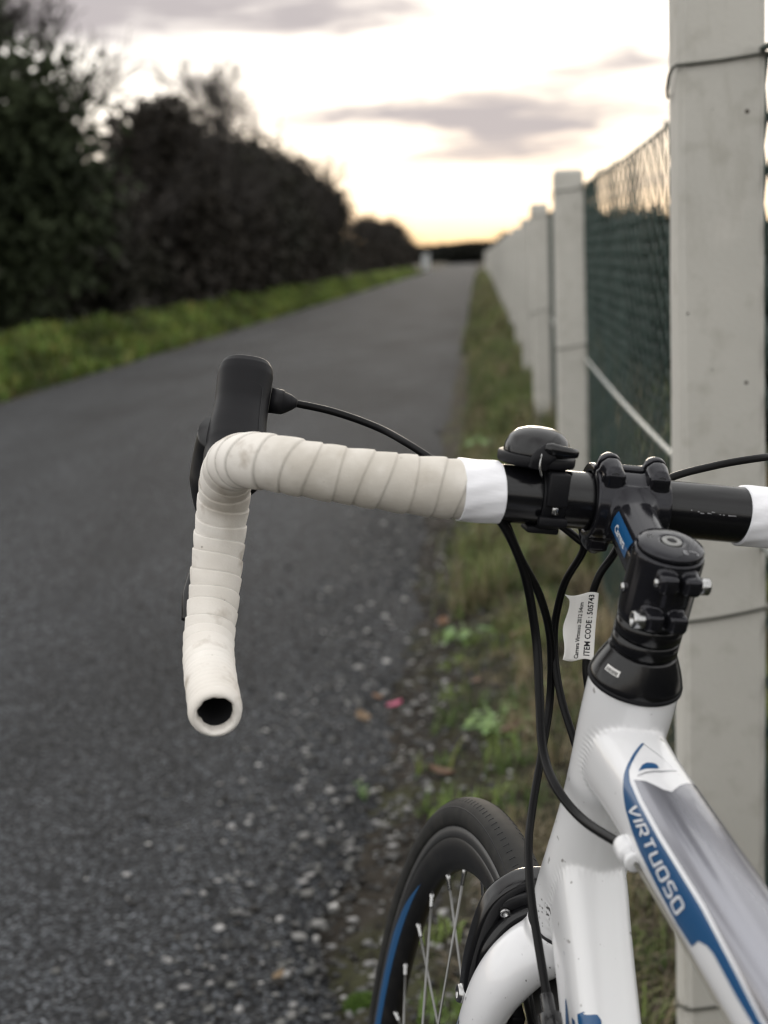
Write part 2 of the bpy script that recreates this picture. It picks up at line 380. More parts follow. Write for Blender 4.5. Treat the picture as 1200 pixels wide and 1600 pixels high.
for k, py in enumerate(post_ys):
    x0 = post_x(py) + .0075 * (k < 3); w = .0915; d = .095
    top = (1.385, 1.372, 1.335, 1.335)[k] if k < 4 else 1.335 + rnd.uniform(-.012, .012)
    bm = bmesh.new(); bmesh.ops.create_cube(bm, size=1)
    for v_ in bm.verts: v_.co = Vector((v_.co.x * w, v_.co.y * d, (v_.co.z + .5) * (top + .25)))
    vert = [e for e in bm.edges if abs(e.verts[0].co.z - e.verts[1].co.z) > .1]
    bmesh.ops.bevel(bm, geom=vert, offset=.0075, segments=1, profile=.5, affect='EDGES')
    tope = [e for e in bm.edges if min(e.verts[0].co.z, e.verts[1].co.z) > top * .9]
    bmesh.ops.bevel(bm, geom=tope, offset=.012, segments=3, profile=.5, affect='EDGES')
    if k in (1, 2):   # slightly uneven cast faces on the posts one can see close up
        bmesh.ops.subdivide_edges(bm, edges=[e for e in bm.edges if abs(e.verts[0].co.z - e.verts[1].co.z) > .5], cuts=14)
        for v_ in bm.verts:
            v_.co.x += .0009 * math.sin(v_.co.z * 9 + v_.co.y * 20) + rnd.gauss(0, .0003); v_.co.y += rnd.gauss(0, .0004)
    me = bpy.data.meshes.new('fence_post'); bm.to_mesh(me); bm.free()
    o = put('fence_post', me, m_conc); o.location = (x0 + w / 2, py + d / 2, -.25)
    if k > 2: o.rotation_euler = (rnd.gauss(0, .006), rnd.gauss(0, .006), rnd.gauss(0, .03))
    if k == 0: lab = 'concrete fence post beside the rear of the bicycle'
    elif k == 1: lab = 'large near concrete fence post right behind the handlebar, wire tied round it'
    elif k == 2: lab = 'blurred concrete post rising behind the bicycle bell, second along the fence'
    else: lab = '%s concrete post along the roadside fence, counted from the bicycle' % ordn[k]
    tagp(o, lab, 'fence post', 'concrete posts along the fence')
    if k < 4:
        for z in ((1.275, .675, .215) if k < 2 else (1.27, .79, .25)):
            obj('tie_wire', (lambda q: (q[0] - np.array(o.location), q[1]))(wire_loop(z, x0, x0 + w, py, py + d, .0019 if k == 1 else .0017, .006 if z > 1 else .010)), m_wire, o)

def net_panel(ya, yb, fine):
    """diamond wire netting hung behind two posts, with three line wires"""
    root = bpy.data.objects.new('wire_netting', None); COL.objects.link(root)
    xa, xb = post_x(ya) + .103, post_x(yb) + .103
    root.location = (xa, ya + .05, .1)
    ztop, zbot = 1.285, float(verge_z(.32, ya)) + .01
    cw, ch = (.12, .062) if fine else (.14, .07)
    L = yb - ya; n = int(L / cw); mrows = int((ztop - zbot) / (ch / 2))
    r = .0025
    def pos(s, z):
        yy = ya + .05 + s
        bulge = .002 * np.sin(s * 4 + z * 5) + .001 * np.sin(s * 11 - z * 9) + .001 * np.sin(z * 23 + s * 3)
        return np.stack([xa + (xb - xa) * s / L + bulge, yy, z + .008 * np.sin(s * 3.1) * (z > 1.2) + .004 * np.sin(s * 41 + z * 30)], -1)
    VV, FF, cnt = [], [], 0
    def strands(P):          # P (K,N,3) polylines -> triangular tubes
        nonlocal cnt
        K, N, _ = P.shape
        T = np.gradient(P, axis=1); T /= np.linalg.norm(T, axis=2, keepdims=True)
        up = np.array([1., 0, 0]); B = np.cross(T, up); B /= np.linalg.norm(B, axis=2, keepdims=True); C = np.cross(T, B)
        th = np.array([0, 2.094, 4.189]) + .5
        V = P[:, :, None] + r * (np.cos(th)[:, None] * B[:, :, None] + np.sin(th)[:, None] * C[:, :, None])
        base = (np.arange(K)[:, None, None] * N + np.arange(N - 1)[None, :, None]) * 3; j = np.arange(3)[None, None]; j2 = (j + 1) % 3
        F_ = np.stack([base + j, base + j2, base + 3 + j2, base + 3 + j], -1).reshape(-1, 4)
        VV.append(V.reshape(-1, 3)); FF.append(F_ + cnt); cnt += K * N * 3
    # each wire runs down the panel zig-zagging between two neighbouring columns
    zrow = ztop - np.arange(mrows + 1) * ch / 2
    for par in (0, 1):
        cols = np.arange(n + 1) * cw
        zig = np.where((np.arange(mrows + 1) + par) % 2 == 0, -.25 * cw, .25 * cw) * 1.02
        s = np.clip(cols[:, None] + (par * cw / 2) + zig[None] * 1.0, 0, L)
        z = np.broadcast_to(zrow, s.shape)
        P = pos(s, z); P[:, :, 0] += np.where(np.arange(mrows + 1) % 2 == 0, .0015, -.0015)[None] * (1 if par else -1)
        strands(P)
    net = put('netting', fast_mesh('netting', np.vstack(VV) - np.array(root.location), np.vstack(FF)), m_net, root); net['kind'] = 'stuff'
    for z, rr, mt in ((1.287, .0034, m_net), (.755, .0042, m_galv), (zbot + .06, .0018, m_net)):
        s = np.linspace(0, L, 40)
        obj('line_wire', (lambda q: (q[0] - np.array(root.location), q[1]))(sweep(np.stack([xa + (xb - xa) * s / L - .006, ya + .05 + s, z - .012 * np.sin(np.pi * s / L)], -1), rr, 8)), mt, root)
    return root
labs = ['green wire netting beside the bicycle, right of the near post', 'green wire netting stretched between the near post and the second post',
        'green wire netting between the second and third posts', 'green wire netting between the third and fourth posts', 'green wire netting between the fourth and fifth posts']
for k in range(5):
    tagp(net_panel(post_ys[k], post_ys[k + 1], k < 3), labs[k], 'wire netting', 'netting bays of the fence')

# ------------------------------------------------------------------ shrubs and trees
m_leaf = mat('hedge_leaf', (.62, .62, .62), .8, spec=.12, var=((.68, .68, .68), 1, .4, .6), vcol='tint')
m_bark = mat('bark', (.03, .025, .021), .9, var=((.017, .015, .013), 14, .4, .65))
def leaf_cards(P, size, tint, nrm=None):
    n = len(P)
    a = rng.normal(size=(n, 3)); a /= np.linalg.norm(a, axis=1)[:, None]
    b = rng.normal(size=(n, 3)); b -= a * (a * b).sum(1)[:, None]; b /= np.linalg.norm(b, axis=1)[:, None]
    s = size * rng.uniform(.6, 1.3, (n, 1))
    V = np.stack([P - a * s, P - b * s * .45 + a * s * .1, P + a * s, P + b * s * .45 + a * s * .1], 1).reshape(-1, 3)
    F_ = np.arange(n * 4).reshape(-1, 4)
    C = np.repeat(tint, 4, axis=0)
    return V, F_, C
def branch_set(base, height, spread, levels=3, r0=.05, lean=(0, 0), kids=4, seed=0, rmin=0.):
    R = random.Random(seed); out = []
    def grow(p, d, L, r, lev):
        pts = [np.array(p)]; dd = np.array(d, float)
        for i in range(5):
            dd = unit(dd + np.array([R.gauss(0, .13), R.gauss(0, .13), R.gauss(.04, .08)])); pts.append(pts[-1] + dd * L / 5)
        out.append((cr(pts, 2), r))
        if lev <= 0: return
        for i in range(kids):
            t = R.uniform(.35, 1); q = pts[min(5, int(t * 5))]
            nd_ = unit(dd * .9 + np.array([R.gauss(0, spread), R.gauss(0, spread), R.gauss(.15, .25)]))
            grow(q, nd_, L * R.uniform(.5, .75), r * .5, lev - 1)
    grow(base, unit((lean[0], lean[1], 1)), height * .5, r0, levels)
    parts = [sweep(P, np.maximum(np.linspace(r, r * .5, len(P)), rmin), 5 if r > .02 else 3, cap=False) for P, r in out]
    off = np.cumsum([0] + [len(p_[0]) for p_ in parts])
    return np.vstack([p_[0] for p_ in parts]), np.vstack([p_[1] + o_ for p_, o_ in zip(parts, off)])
def shrub(name, x, y, top, rx_, ry_, label, cat, group, n=5000, size=.085, cols=((.028, .030, .022), (.045, .042, .032)), zb=None, lumps=16, bare=.0, seed=1, trunks=3, reach=.95):
    R = random.Random(seed)
    zb = surf_z(x, y) if zb is None else zb
    root = bpy.data.objects.new(name, None); COL.objects.link(root); root.location = (x, y, zb)
    tagp(root, label, cat, group)
    H = top - zb
    for q in range(trunks):
        obj('trunk', branch_set((R.uniform(-.4, .4) * rx_, R.uniform(-.6, .6) * ry_, -.1), H * reach, .5, 3, .022 + .008 * H, (R.gauss(0, .15), R.gauss(0, .15)), 4, seed * 10 + q, .009 * (reach > 1)), m_bark, root)
    # crown: lumps of leaves over the whole height
    per = int(n / lumps); Ps, Cs = [], []
    for q in range(lumps):
        f_ = q / (lumps - 1)
        hz = H * (.12 + .72 * f_) + R.uniform(-.05, .05) * H
        wide = math.sqrt(max(.05, 1 - max(0, (f_ - .45) / .72) ** 2))
        c = np.array([R.uniform(-.6, .6) * rx_ * wide, R.uniform(-.75, .75) * ry_ * wide, hz])
        rr = np.array([rx_ * .55 * (.6 + .4 * wide), ry_ * .5 * (.6 + .4 * wide), H * .20]) * R.uniform(.75, 1.2)
        d = rng.normal(size=(per, 3)); d /= np.linalg.norm(d, axis=1)[:, None]
        rad = rng.uniform(.25, 1, (per, 1)) ** .5
        p = c + d * rad * rr * (1 + .25 * rng.normal(size=(per, 1)))
        p[:, 2] = np.clip(p[:, 2], .02, H * 1.04)
        Ps.append(p)
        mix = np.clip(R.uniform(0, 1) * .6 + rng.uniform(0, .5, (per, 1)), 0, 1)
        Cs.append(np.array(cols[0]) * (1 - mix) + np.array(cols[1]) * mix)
    V, F_, C = leaf_cards(np.vstack(Ps), size, np.vstack(Cs))
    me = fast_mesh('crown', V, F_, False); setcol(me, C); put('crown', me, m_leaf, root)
    return root
G_ = 'shrubs of the roadside hedge'
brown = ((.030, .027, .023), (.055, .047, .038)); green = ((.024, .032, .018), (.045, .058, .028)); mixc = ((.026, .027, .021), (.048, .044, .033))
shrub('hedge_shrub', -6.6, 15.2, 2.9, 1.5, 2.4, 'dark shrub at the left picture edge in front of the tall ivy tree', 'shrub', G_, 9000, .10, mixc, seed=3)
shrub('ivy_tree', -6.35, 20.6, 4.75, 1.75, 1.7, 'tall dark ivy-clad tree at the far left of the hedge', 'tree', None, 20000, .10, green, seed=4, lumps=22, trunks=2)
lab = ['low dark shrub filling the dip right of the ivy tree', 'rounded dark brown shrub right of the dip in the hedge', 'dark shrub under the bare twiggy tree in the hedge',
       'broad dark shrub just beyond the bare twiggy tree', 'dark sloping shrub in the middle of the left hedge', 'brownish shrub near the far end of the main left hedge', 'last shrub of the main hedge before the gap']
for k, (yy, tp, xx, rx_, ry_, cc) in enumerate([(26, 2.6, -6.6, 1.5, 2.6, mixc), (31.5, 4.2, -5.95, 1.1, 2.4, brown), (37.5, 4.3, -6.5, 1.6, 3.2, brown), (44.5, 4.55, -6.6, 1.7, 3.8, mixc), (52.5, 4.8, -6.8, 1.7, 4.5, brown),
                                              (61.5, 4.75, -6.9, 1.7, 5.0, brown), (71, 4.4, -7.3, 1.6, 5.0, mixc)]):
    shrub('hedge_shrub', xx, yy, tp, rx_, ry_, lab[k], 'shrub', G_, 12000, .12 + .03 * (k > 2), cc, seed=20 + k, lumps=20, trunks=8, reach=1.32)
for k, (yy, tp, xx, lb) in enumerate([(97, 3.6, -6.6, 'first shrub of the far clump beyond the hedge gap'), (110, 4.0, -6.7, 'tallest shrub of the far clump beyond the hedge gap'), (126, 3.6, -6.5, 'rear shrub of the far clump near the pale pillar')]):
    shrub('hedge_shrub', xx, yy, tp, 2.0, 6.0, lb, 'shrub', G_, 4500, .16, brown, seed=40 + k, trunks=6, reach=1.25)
def bare_tree(x, y, h, label, seed, kids=5, r0=.06, lv=4, spread=.42):
    zb = surf_z(x, y); root = bpy.data.objects.new('bare_tree', None); COL.objects.link(root); root.location = (x, y, zb)
    tagp(root, label, 'tree', 'leafless trees in the hedge')
    obj('trunk', branch_set((0, 0, -.1), h * 1.0, spread, lv, r0, (0, 0), kids, seed, .006), m_bark, root)
    tw = branch_set((0, 0, h * .45), h * .75, spread * .9, lv, r0 * .5, (.05, .05), kids, seed + 1, .007)
    obj('twigs', tw, m_bark, root)
bare_tree(-6.3, 41, 6.1, 'leafless twiggy tree poking above the middle of the left hedge', 5, 5, .06, 4, .5)
bare_tree(-7.0, 22.2, 4.9, 'leafless branches spreading above the ivy tree at top left', 8, 5, .06, 4, .5)
bare_tree(-7.0, 27.5, 3.9, 'thin leafless sapling standing in the dip of the hedge', 12, 4, .035, 4, .4)
bare_tree(-6.6, 82, 3.9, 'small leafless tree in the gap before the far clump', 15, 4, .05, 4, .45)
# dense growth behind the fence
labr = ['dark evergreen bush behind the netting, beside the near post', 'dark bush behind the netting midway to the second post', 'dark bush behind the second post', 'dark bush behind the third post',
        'dark bush behind the fourth post', 'dark bush farther along behind the fence posts', 'farthest dark bush behind the fence posts']
for k, (yy, tp, xx) in enumerate([(6.5, 1.06, 1.75), (9.6, 1.10, 1.75), (12.9, 1.2, 1.8), (16.6, 1.36, 1.9), (21.5, 1.55, 2.0), (28, 1.8, 2.1), (37, 1.8, 2.2)]):
    shrub('field_bush', xx, yy, tp, .95, 2.0 + .12 * yy * .5, labr[k], 'bush', 'bushes behind the fence', 7000, .05 + .0015 * yy, ((.016, .022, .017), (.030, .038, .028)), seed=60 + k, lumps=18)
for k, (yy, tp, xx) in enumerate([(-1.2, 1.0, 1.8), (2.6, 1.02, 1.8)]):
    shrub('field_bush', xx, yy, tp, .95, 2.2, ['dark bush behind the netting beside the bicycle saddle', 'dark bush behind the netting beside the bicycle handlebar'][k], 'bush', 'bushes behind the fence', 5000, .055, ((.016, .022, .017), (.030, .038, .028)), seed=70 + k, lumps=18)
# wood closing the view at the end of the road
labw = ['dark low trees at the end of the road, left of the pale pillar', 'dark tree line directly at the end of the road', 'dark tree line right of the road end above the fence', 'dark trees far right behind the fence line', 'dark far trees behind the left hedge end']
for k, (xx, tp, rx_) in enumerate([(-13, 3.0, 9), (-2, 3.2, 7), (9, 4.6, 8), (24, 6.2, 9), (-34, 4.2, 14)]):
    shrub('far_trees', xx, 246 + 3 * (k % 2), tp, rx_, 4, labw[k], 'trees', 'tree line closing the road', 5000, .42, ((.016, .018, .014), (.028, .028, .022)), zb=0.0, seed=80 + k, lumps=24)

# pale pillar by the road far off
pil = bpy.data.objects.new('gate_pillar', None); COL.objects.link(pil); pil.location = (-4.35, 132, .05)
tagp(pil, 'small pale rendered pillar at the left road edge far away', 'pillar')
m_pale = mat('pale_render', (.50, .52, .52), .8, var=((.42, .43, .42), 2, .4, .7))
obj('shaft', rbox((0, 0, .6), I3, (.6, .6, 1.3), .03), m_pale, pil)
obj('cap', rbox((0, 0, 1.32), I3, (.72, .72, .14), .04), m_pale, pil)

# ------------------------------------------------------------------ grass, gravel and litter
m_grass = mat('grass_blade', (.85, .85, .85), .6, spec=.2, var=((.9, .9, .9), 1, .4, .6), vcol='tint')
def blades(P, H, W, tint, droop=.5):
    n = len(P); th = rng.uniform(0, 2 * np.pi, n)
    d = np.stack([np.cos(th), np.sin(th), np.zeros(n)], 1); s = np.stack([-np.sin(th), np.cos(th), np.zeros(n)], 1)
    lean = rng.uniform(.05, 1, (n, 1)) * droop; H = H[:, None]; W = W[:, None]
    up = np.array([0, 0, 1.])
    m1 = P + up * H * .55 + d * H * lean * .35; t1 = P + up * H * (1 - lean * .45) + d * H * lean
    V = np.stack([P - s * W, P + s * W, m1 + s * W * .8, m1 - s * W * .8, t1], 1).reshape(-1, 3)
    b = np.arange(n)[:, None] * 5
    F_ = np.concatenate([b + np.array([[0, 1, 2]]), b + np.array([[0, 2, 3]]), b + np.array([[3, 2, 4]])])
    return V, F_, np.repeat(tint, 5, axis=0)
def tints(n, pal, w):
    pal = np.array(pal); idx = rng.choice(len(pal), n, p=np.array(w) / sum(w))
    return pal[idx] * rng.uniform(.7, 1.3, (n, 1))
green_pal = [(.13, .21, .045), (.18, .25, .06), (.09, .14, .04), (.24, .21, .10)]
dry_pal = [(.27, .22, .13), (.17, .14, .085), (.12, .14, .05), (.09, .075, .05), (.19, .21, .075)]
verge_pal = [(.10, .145, .04), (.145, .18, .055), (.06, .09, .03), (.19, .16, .085)]
# left verge
n = 70000
yy = 11 + (120 - 11) * rng.uniform(0, 1, n) ** 1.9; xx = -4.12 - np.abs(rng.beta(1.2, 1.4, n)) * 1.35
P = np.stack([xx, yy, ground_z(xx, yy) - .01], 1)
lump = np.clip(.5 + .5 * np.sin(xx * 5 + yy * 1.3) * np.sin(yy * .8 + 2) + .35 * np.sin(xx * 11 - yy * 3.1) * np.sin(yy * 2.3), 0, 1.3)
V, F_, C = blades(P, (.07 + .10 * lump) * rng.uniform(.5, 1.4, n), rng.uniform(.004, .01, n) * (1 + yy / 30), tints(n, green_pal, [4, 3, 3, 1]) * np.array([[1.08, 1.1, .95]]) * (.30 + .80 * lump[:, None]) * np.where(rng.uniform(0, 1, (n, 1)) < .25, np.array([[1.35, .95, .9]]), np.array([[1., 1., 1.]])), .8)
me = fast_mesh('grass', V, F_, False); setcol(me, C)
tagp(put('grass', me, m_grass), 'lush green grass along the left verge below the hedge', 'grass', None, 'stuff')
# right verge: clumped, patchy, with bare soil between
def clumped(nc, per, x0, x1, y0, y1, sp, ypow=1.0):
    cx = rng.uniform(x0, x1, nc); cy = y0 + (y1 - y0) * rng.uniform(0, 1, nc) ** ypow
    x = np.repeat(cx, per) + rng.normal(0, sp, nc * per); y = np.repeat(cy, per) + rng.normal(0, sp, nc * per)
    return x, y, np.repeat(np.arange(nc), per)
Vs, Fs_, Cs, off = [], [], [], 0
for (nc, per, a0, a1, b0, b1, sp, hh, ww, pal, wts, yp, dr) in [
        (170, 26, -.10, .34, 1.0, 4.8, .014, .04, .0011, dry_pal, [2, 2, 2, 4, 2], 1.2, 1.3),
        (210, 34, .05, .36, 1.2, 6.5, .02, .11, .0012, dry_pal, [3, 2, 1, 1, 1], 1.2, 1.2),
        (150, 30, -.12, .3, 1.3, 6.5, .022, .07, .0016, green_pal, [3, 2, 3, 1], 1.2, 1.0),
        (800, 24, -.10, .5, 4.6, 22, .035, .12, .002, dry_pal, [2, 2, 3, 2, 4], 1.3, 1.0),
        (480, 24, -.06, .45, 4.6, 22, .04, .15, .0024, verge_pal, [3, 2, 3, 3], 1.3, .8),
        (700, 22, -.14, .5, 18, 95, .09, .18, .006, verge_pal, [2, 3, 2, 3], 1.3, .8),
        (500, 20, -.1, .5, 18, 95, .09, .18, .006, dry_pal, [2, 2, 2, 1, 2], 1.3, .8),
        (130, 24, -.14, .36, -1.6, 1.0, .018, .05, .0012, dry_pal, [2, 2, 2, 3, 2], 1.0, 1.2), (60, 26, -.1, .36, -1.6, 1.2, .02, .08, .0014, green_pal, [3, 2, 3, 1], 1.0, 1.0),
        (350, 14, .45, 3.2, -2.0, 1.5, .05, .22, .004, dry_pal, [1, 2, 3, 3, 2], 1.0, .8),
        (900, 14, .45, 3.2, 1.5, 16, .05, .22, .004, dry_pal, [1, 2, 3, 3, 2], 1.2, .8)]:
    x, y, ci = clumped(nc, per, a0, a1, b0, b1, sp, yp)
    keep = (x > -.22); x, y, ci = x[keep], y[keep], ci[keep]; n = len(x)
    hs_ = hh * rng.uniform(.5, 1.3, nc)[ci] * rng.uniform(.5, 1.2, n)
    pc = tints(nc, pal, wts)[ci] * rng.uniform(.75, 1.25, (n, 1))
    V, F_, C = blades(np.stack([x, y, ground_z(x, y) - .004], 1), hs_, ww * rng.uniform(.6, 1.4, n), pc, dr)
    Vs.append(V); Fs_.append(F_ + off); Cs.append(C); off += len(V)
me = fast_mesh('grass', np.vstack(Vs), np.vstack(Fs_), False); setcol(me, np.vstack(Cs))
tagp(put('grass', me, m_grass), 'patchy dry and green grass along the foot of the fence', 'grass', None, 'stuff')
# dry straw lying flat near the post foot
n = 2600
x = rng.uniform(-.05, .36, n); y = rng.uniform(1.15, 2.6, n)
a = rng.normal(.2, .9, n); L_ = rng.uniform(.03, .10, n)
d = np.stack([np.cos(a), np.sin(a), rng.uniform(-.05, .25, n)], 1) * L_[:, None]; s = np.stack([-np.sin(a), np.cos(a), np.zeros(n)], 1) * rng.uniform(.0007, .0016, n)[:, None]
P = np.stack([x, y, ground_z(x, y) + rng.uniform(.002, .03, n)], 1); mid = P + d * .5 + np.array([0, 0, .008])
V = np.stack([P - s, P + s, mid + s, mid - s, P + d - s * .4, P + d + s * .4], 1).reshape(-1, 3)
b = np.arange(n)[:, None] * 6
me = fast_mesh('straw', V, np.concatenate([b + np.array([[0, 1, 2, 3]]), b + np.array([[3, 2, 5, 4]])]), False)
setcol(me, np.repeat(tints(n, [(.20, .16, .10), (.13, .10, .065), (.08, .065, .045)], [2, 3, 3]), 6, axis=0))
tagp(put('straw', me, m_grass), 'dead straw matted on the ground at the foot of the near post', 'straw', None, 'stuff')

bm = bmesh.new(); bmesh.ops.create_icosphere(bm, subdivisions=1, radius=1); bm.verts.index_update()
ICO = np.array([v_.co for v_ in bm.verts]); ICOF = np.array([[x_.index for x_ in f_.verts] for f_ in bm.faces]); bm.free()
bm = bmesh.new(); bmesh.ops.create_icosphere(bm, subdivisions=2, radius=1); bm.verts.index_update()
ICO2 = np.array([v_.co for v_ in bm.verts]); ICO2F = np.array([[x_.index for x_ in f_.verts] for f_ in bm.faces]); bm.free()
m_stone = mat('stone', (1, 1, 1), .85, spec=.3, vcol='tint', bump=(300, .4, .002))
def stones(P, S, tint, flat=.55):
    n = len(P); k = len(ICO)
    q = rng.normal(size=(n, 3, 3)); Q, _ = np.linalg.qr(q)
    sc = S[:, None] * rng.uniform(.6, 1.3, (n, 3)); sc[:, 2] *= flat
    V = ICO[None] * (1 + rng.normal(0, .12, (n, k, 1)))
    V = np.einsum('nkj,nji->nki', V, Q) * sc[:, None] * .5
    V = V + P[:, None]
    F_ = (np.arange(n)[:, None, None] * k + ICOF[None]).reshape(-1, 3)
    return V.reshape(-1, 3), F_, np.repeat(tint, k, axis=0)
n = 15000
x = -.20 - np.abs(rng.normal(0, .20, n)) + rng.uniform(-.02, .30, n); y = np.where(np.arange(n) < 1500, rng.uniform(-1.2, 1.2, n), 1.2 + 6.5 * rng.uniform(0, 1, n) ** 1.6)
keep = x < .12; x, y = x[keep], y[keep]; n = len(x)
S = .0035 + .017 * rng.uniform(0, 1, n) ** 3.2
z = np.array([surf_z(a_, b_) for a_, b_ in zip(x, y)]) + S * .15
V, F_, C = stones(np.stack([x, y, z], 1), S, tints(n, [(.03, .03, .03), (.06, .06, .06), (.125, .125, .12), (.024, .022, .02), (.30, .295, .29)], [3, 4, 3, 2, 1.1]))
nv = 700; x = rng.uniform(-.55, .06, nv); y = 1.6 + 6 * rng.uniform(0, 1, nv) ** 1.2; S = .006 + .013 * rng.uniform(0, 1, nv) ** 2
z = np.array([surf_z(a_, b_) for a_, b_ in zip(x, y)]) + S * .15
V2, F2, C2 = stones(np.stack([x, y, z], 1), S, tints(nv, [(.16, .16, .155), (.26, .255, .25), (.38, .375, .36)], [3, 3, 1]))
F_ = np.vstack([F_, F2 + len(V)]); V = np.vstack([V, V2]); C = np.vstack([C, C2])
me = fast_mesh('gravel', V, F_, False); setcol(me, C)
tagp(put('gravel', me, m_stone), 'loose fine gravel along the broken right edge of the road', 'gravel', None, 'stuff')
# chippings standing proud of the road surface near the camera
n = 12500
x = rng.uniform(-1.5, -.25, n); y = 1.6 + 3.6 * rng.uniform(0, 1, n) ** 1.3
S = .0035 + .0045 * rng.uniform(0, 1, n) ** 2
z = np.array([surf_z(a_, b_) for a_, b_ in zip(x, y)]) + S * .05
V, F_, C = stones(np.stack([x, y, z], 1), S, tints(n, [(.03, .031, .033), (.056, .058, .062), (.095, .098, .102), (.18, .18, .18)], [4, 4, 2, .12]), .5)
me = fast_mesh('chippings', V, F_, False); setcol(me, C)
tagp(put('chippings', me, m_stone), 'dark stone chippings set in the road surface nearest the camera', 'chippings', None, 'stuff')
# the larger pale stones one can pick out, by position on the ground
STONE_LABELS = ['largest pale round stone among the blurred stones on the gravel edge', 'small grey stone just right of the pink petal', 'pale stone left of the largest round stone', 'grey stone directly above right of the largest round stone', 'pale stone high on the gravel edge, well above the largest stone', 'small pale stone left of the upper gravel stones', 'pale stone between the brown leaf and the largest round stone', 'long grey slate chip below right of the pink petal', 'grey stone at the grass line right of the largest round stone', 'pale stone below left of the long slate chip', 'bright white pebble left of the front tyre', 'flat long pale stone left of the front tyre, lowest of its cluster', 'grey flat stone just above the flat long pale stone', 'small pale stone touching the right end of the flat long stone', 'wide pale stone close above the left side of the front tyre', 'dark grey stone up and left of the bright white pebble', 'leftmost grey stone above the bright white pebble', 'grey stone midway between the white pebble and the small green weed', 'small dark stone right of the grey stones above the white pebble', 'pale stone left of the small green weed on the gravel', 'grey stone beside the two short bright grass blades', 'tiny pale stone near the broad-leaved weed', 'dark stone left of the tan leaf by the petal', 'dark stone just above the bright white pebble', 'broad dark slate against the left of the front tyre', 'grey stone at the bottom picture edge left of the tyre', 'white speck of stone alone low on the road beside the tan leaf', 'white speck of stone on the road at far left centre', 'white speck of stone on the road right below the bar end', 'white speck of stone on the road below the first speck under the bar end', 'white speck of stone nearest the left picture edge', 'small grey stone near the lone tan leaf on the road', 'grey stone just above right of the pink petal', 'tiny stone up and left of the largest round stone', 'flat grey stone behind the cables on the verge', 'small grey stone behind the cables, above the flat one', 'dark flat stone under the long slate chip', 'small pale stone below the tan leaf by the petal', 'topmost small stone on the gravel edge below the tape', 'grey stone at the grass line above the others']
big = [(-0.282, 4.223, 0.0263, 0.42), (-0.189, 3.82, 0.0112, 0.25), (-0.351, 4.121, 0.0172, 0.3), (-0.238, 4.481, 0.0167, 0.3), (-0.27, 5.017, 0.0206, 0.3), (-0.316, 4.755, 0.0157, 0.35), (-0.271, 3.914, 0.0131, 0.35), (-0.191, 3.565, 0.0255, 0.14), (-0.13, 4.164, 0.019, 0.22), (-0.244, 3.572, 0.0135, 0.3), (-0.277, 2.566, 0.0101, 0.55), (-0.321, 2.426, 0.0215, 0.25), (-0.297, 2.485, 0.0219, 0.18), (-0.294, 2.429, 0.0086, 0.4), (-0.216, 2.968, 0.0216, 0.22), (-0.327, 2.599, 0.0137, 0.14), (-0.36, 2.861, 0.0136, 0.2), (-0.328, 2.841, 0.0123, 0.18), (-0.276, 2.863, 0.0099, 0.14), (-0.337, 3.127, 0.012, 0.25), (-0.209, 3.331, 0.0127, 0.2), (-0.107, 3.852, 0.0112, 0.25), (-0.327, 3.795, 0.0127, 0.14), (-0.268, 2.755, 0.0119, 0.14), (-0.194, 2.802, 0.0242, 0.1), (-0.303, 2.161, 0.0127, 0.22), (-0.359, 2.252, 0.004, 0.6), (-0.648, 2.817, 0.0056, 0.5), (-0.506, 3.293, 0.0063, 0.5), (-0.477, 2.935, 0.0057, 0.5), (-0.724, 2.646, 0.0041, 0.5), (-0.334, 2.222, 0.005, 0.3), (-0.211, 4.013, 0.0184, 0.18), (-0.317, 4.39, 0.0109, 0.25), (0.063, 3.907, 0.0211, 0.2), (0.09, 3.994, 0.0165, 0.2), (-0.166, 3.487, 0.0147, 0.12), (-0.294, 3.649, 0.0123, 0.25), (-0.254, 5.56, 0.0159, 0.25), (-0.134, 4.346, 0.018, 0.2)]   # x, y, radius, albedo
for k, (gx, gy, r, al) in enumerate(big):
    p = (gx, gy, surf_z(gx, gy))
    r = min(r, .014)
    V = ICO2 * (1 + .22 * np.sin(ICO2 @ rng.normal(0, 2.2, 3) + rng.uniform(0, 6))[:, None] + rng.normal(0, .07, (len(ICO2), 1))) * np.array([r, r * rng.uniform(.55, 1.0), r * rng.uniform(.35, .6)])
    V = np.clip(V, -r * .92, r * .92)
    o = put('loose_stone', fast_mesh('loose_stone', V, ICO2F, False), m_stone)
    setcol(o.data, np.tile(np.array([al, al * .985, al * .95]) * .9 * rng.uniform(.6, 1.15), (len(V), 1)))
    o.location = (p[0], p[1], p[2] + r * .25); o.rotation_euler = (0, 0, rng.uniform(0, 3))
    tagp(o, STONE_LABELS[k], 'stone', 'loose stones on the road edge')
def leafshape(name, gx, gy, L, col, label, cat, group, curl=.35, rot=0., up_=.004):
    p = (gx, gy, surf_z(gx, gy))
    V, F_ = [], []
    for i in range(9):
        t = i / 8; w_ = .5 * math.sin(math.pi * min(1, t * 1.02)) ** .8 * .6
        for j in (-1, -.5, 0, .5, 1):
            V.append(((t - .5) * L, j * w_ * L, curl * L * (abs(j) * .35 + (t - .4) ** 2)))
    for i in range(8):
        for j in range(4): F_.append((i * 5 + j, i * 5 + j + 1, i * 5 + j + 6, i * 5 + j + 5))
    o = put(name, fast_mesh(name, np.array(V), F_), mat(name + '_skin', col, .7, var=(tuple(c_ * .6 for c_ in col), 120, .4, .7)))
    md = o.modifiers.new('thick', 'SOLIDIFY'); md.thickness = .0006
    o.location = (p[0], p[1], p[2] + up_); o.rotation_euler = (0, -.1, rot)
    tagp(o, label, cat, group)
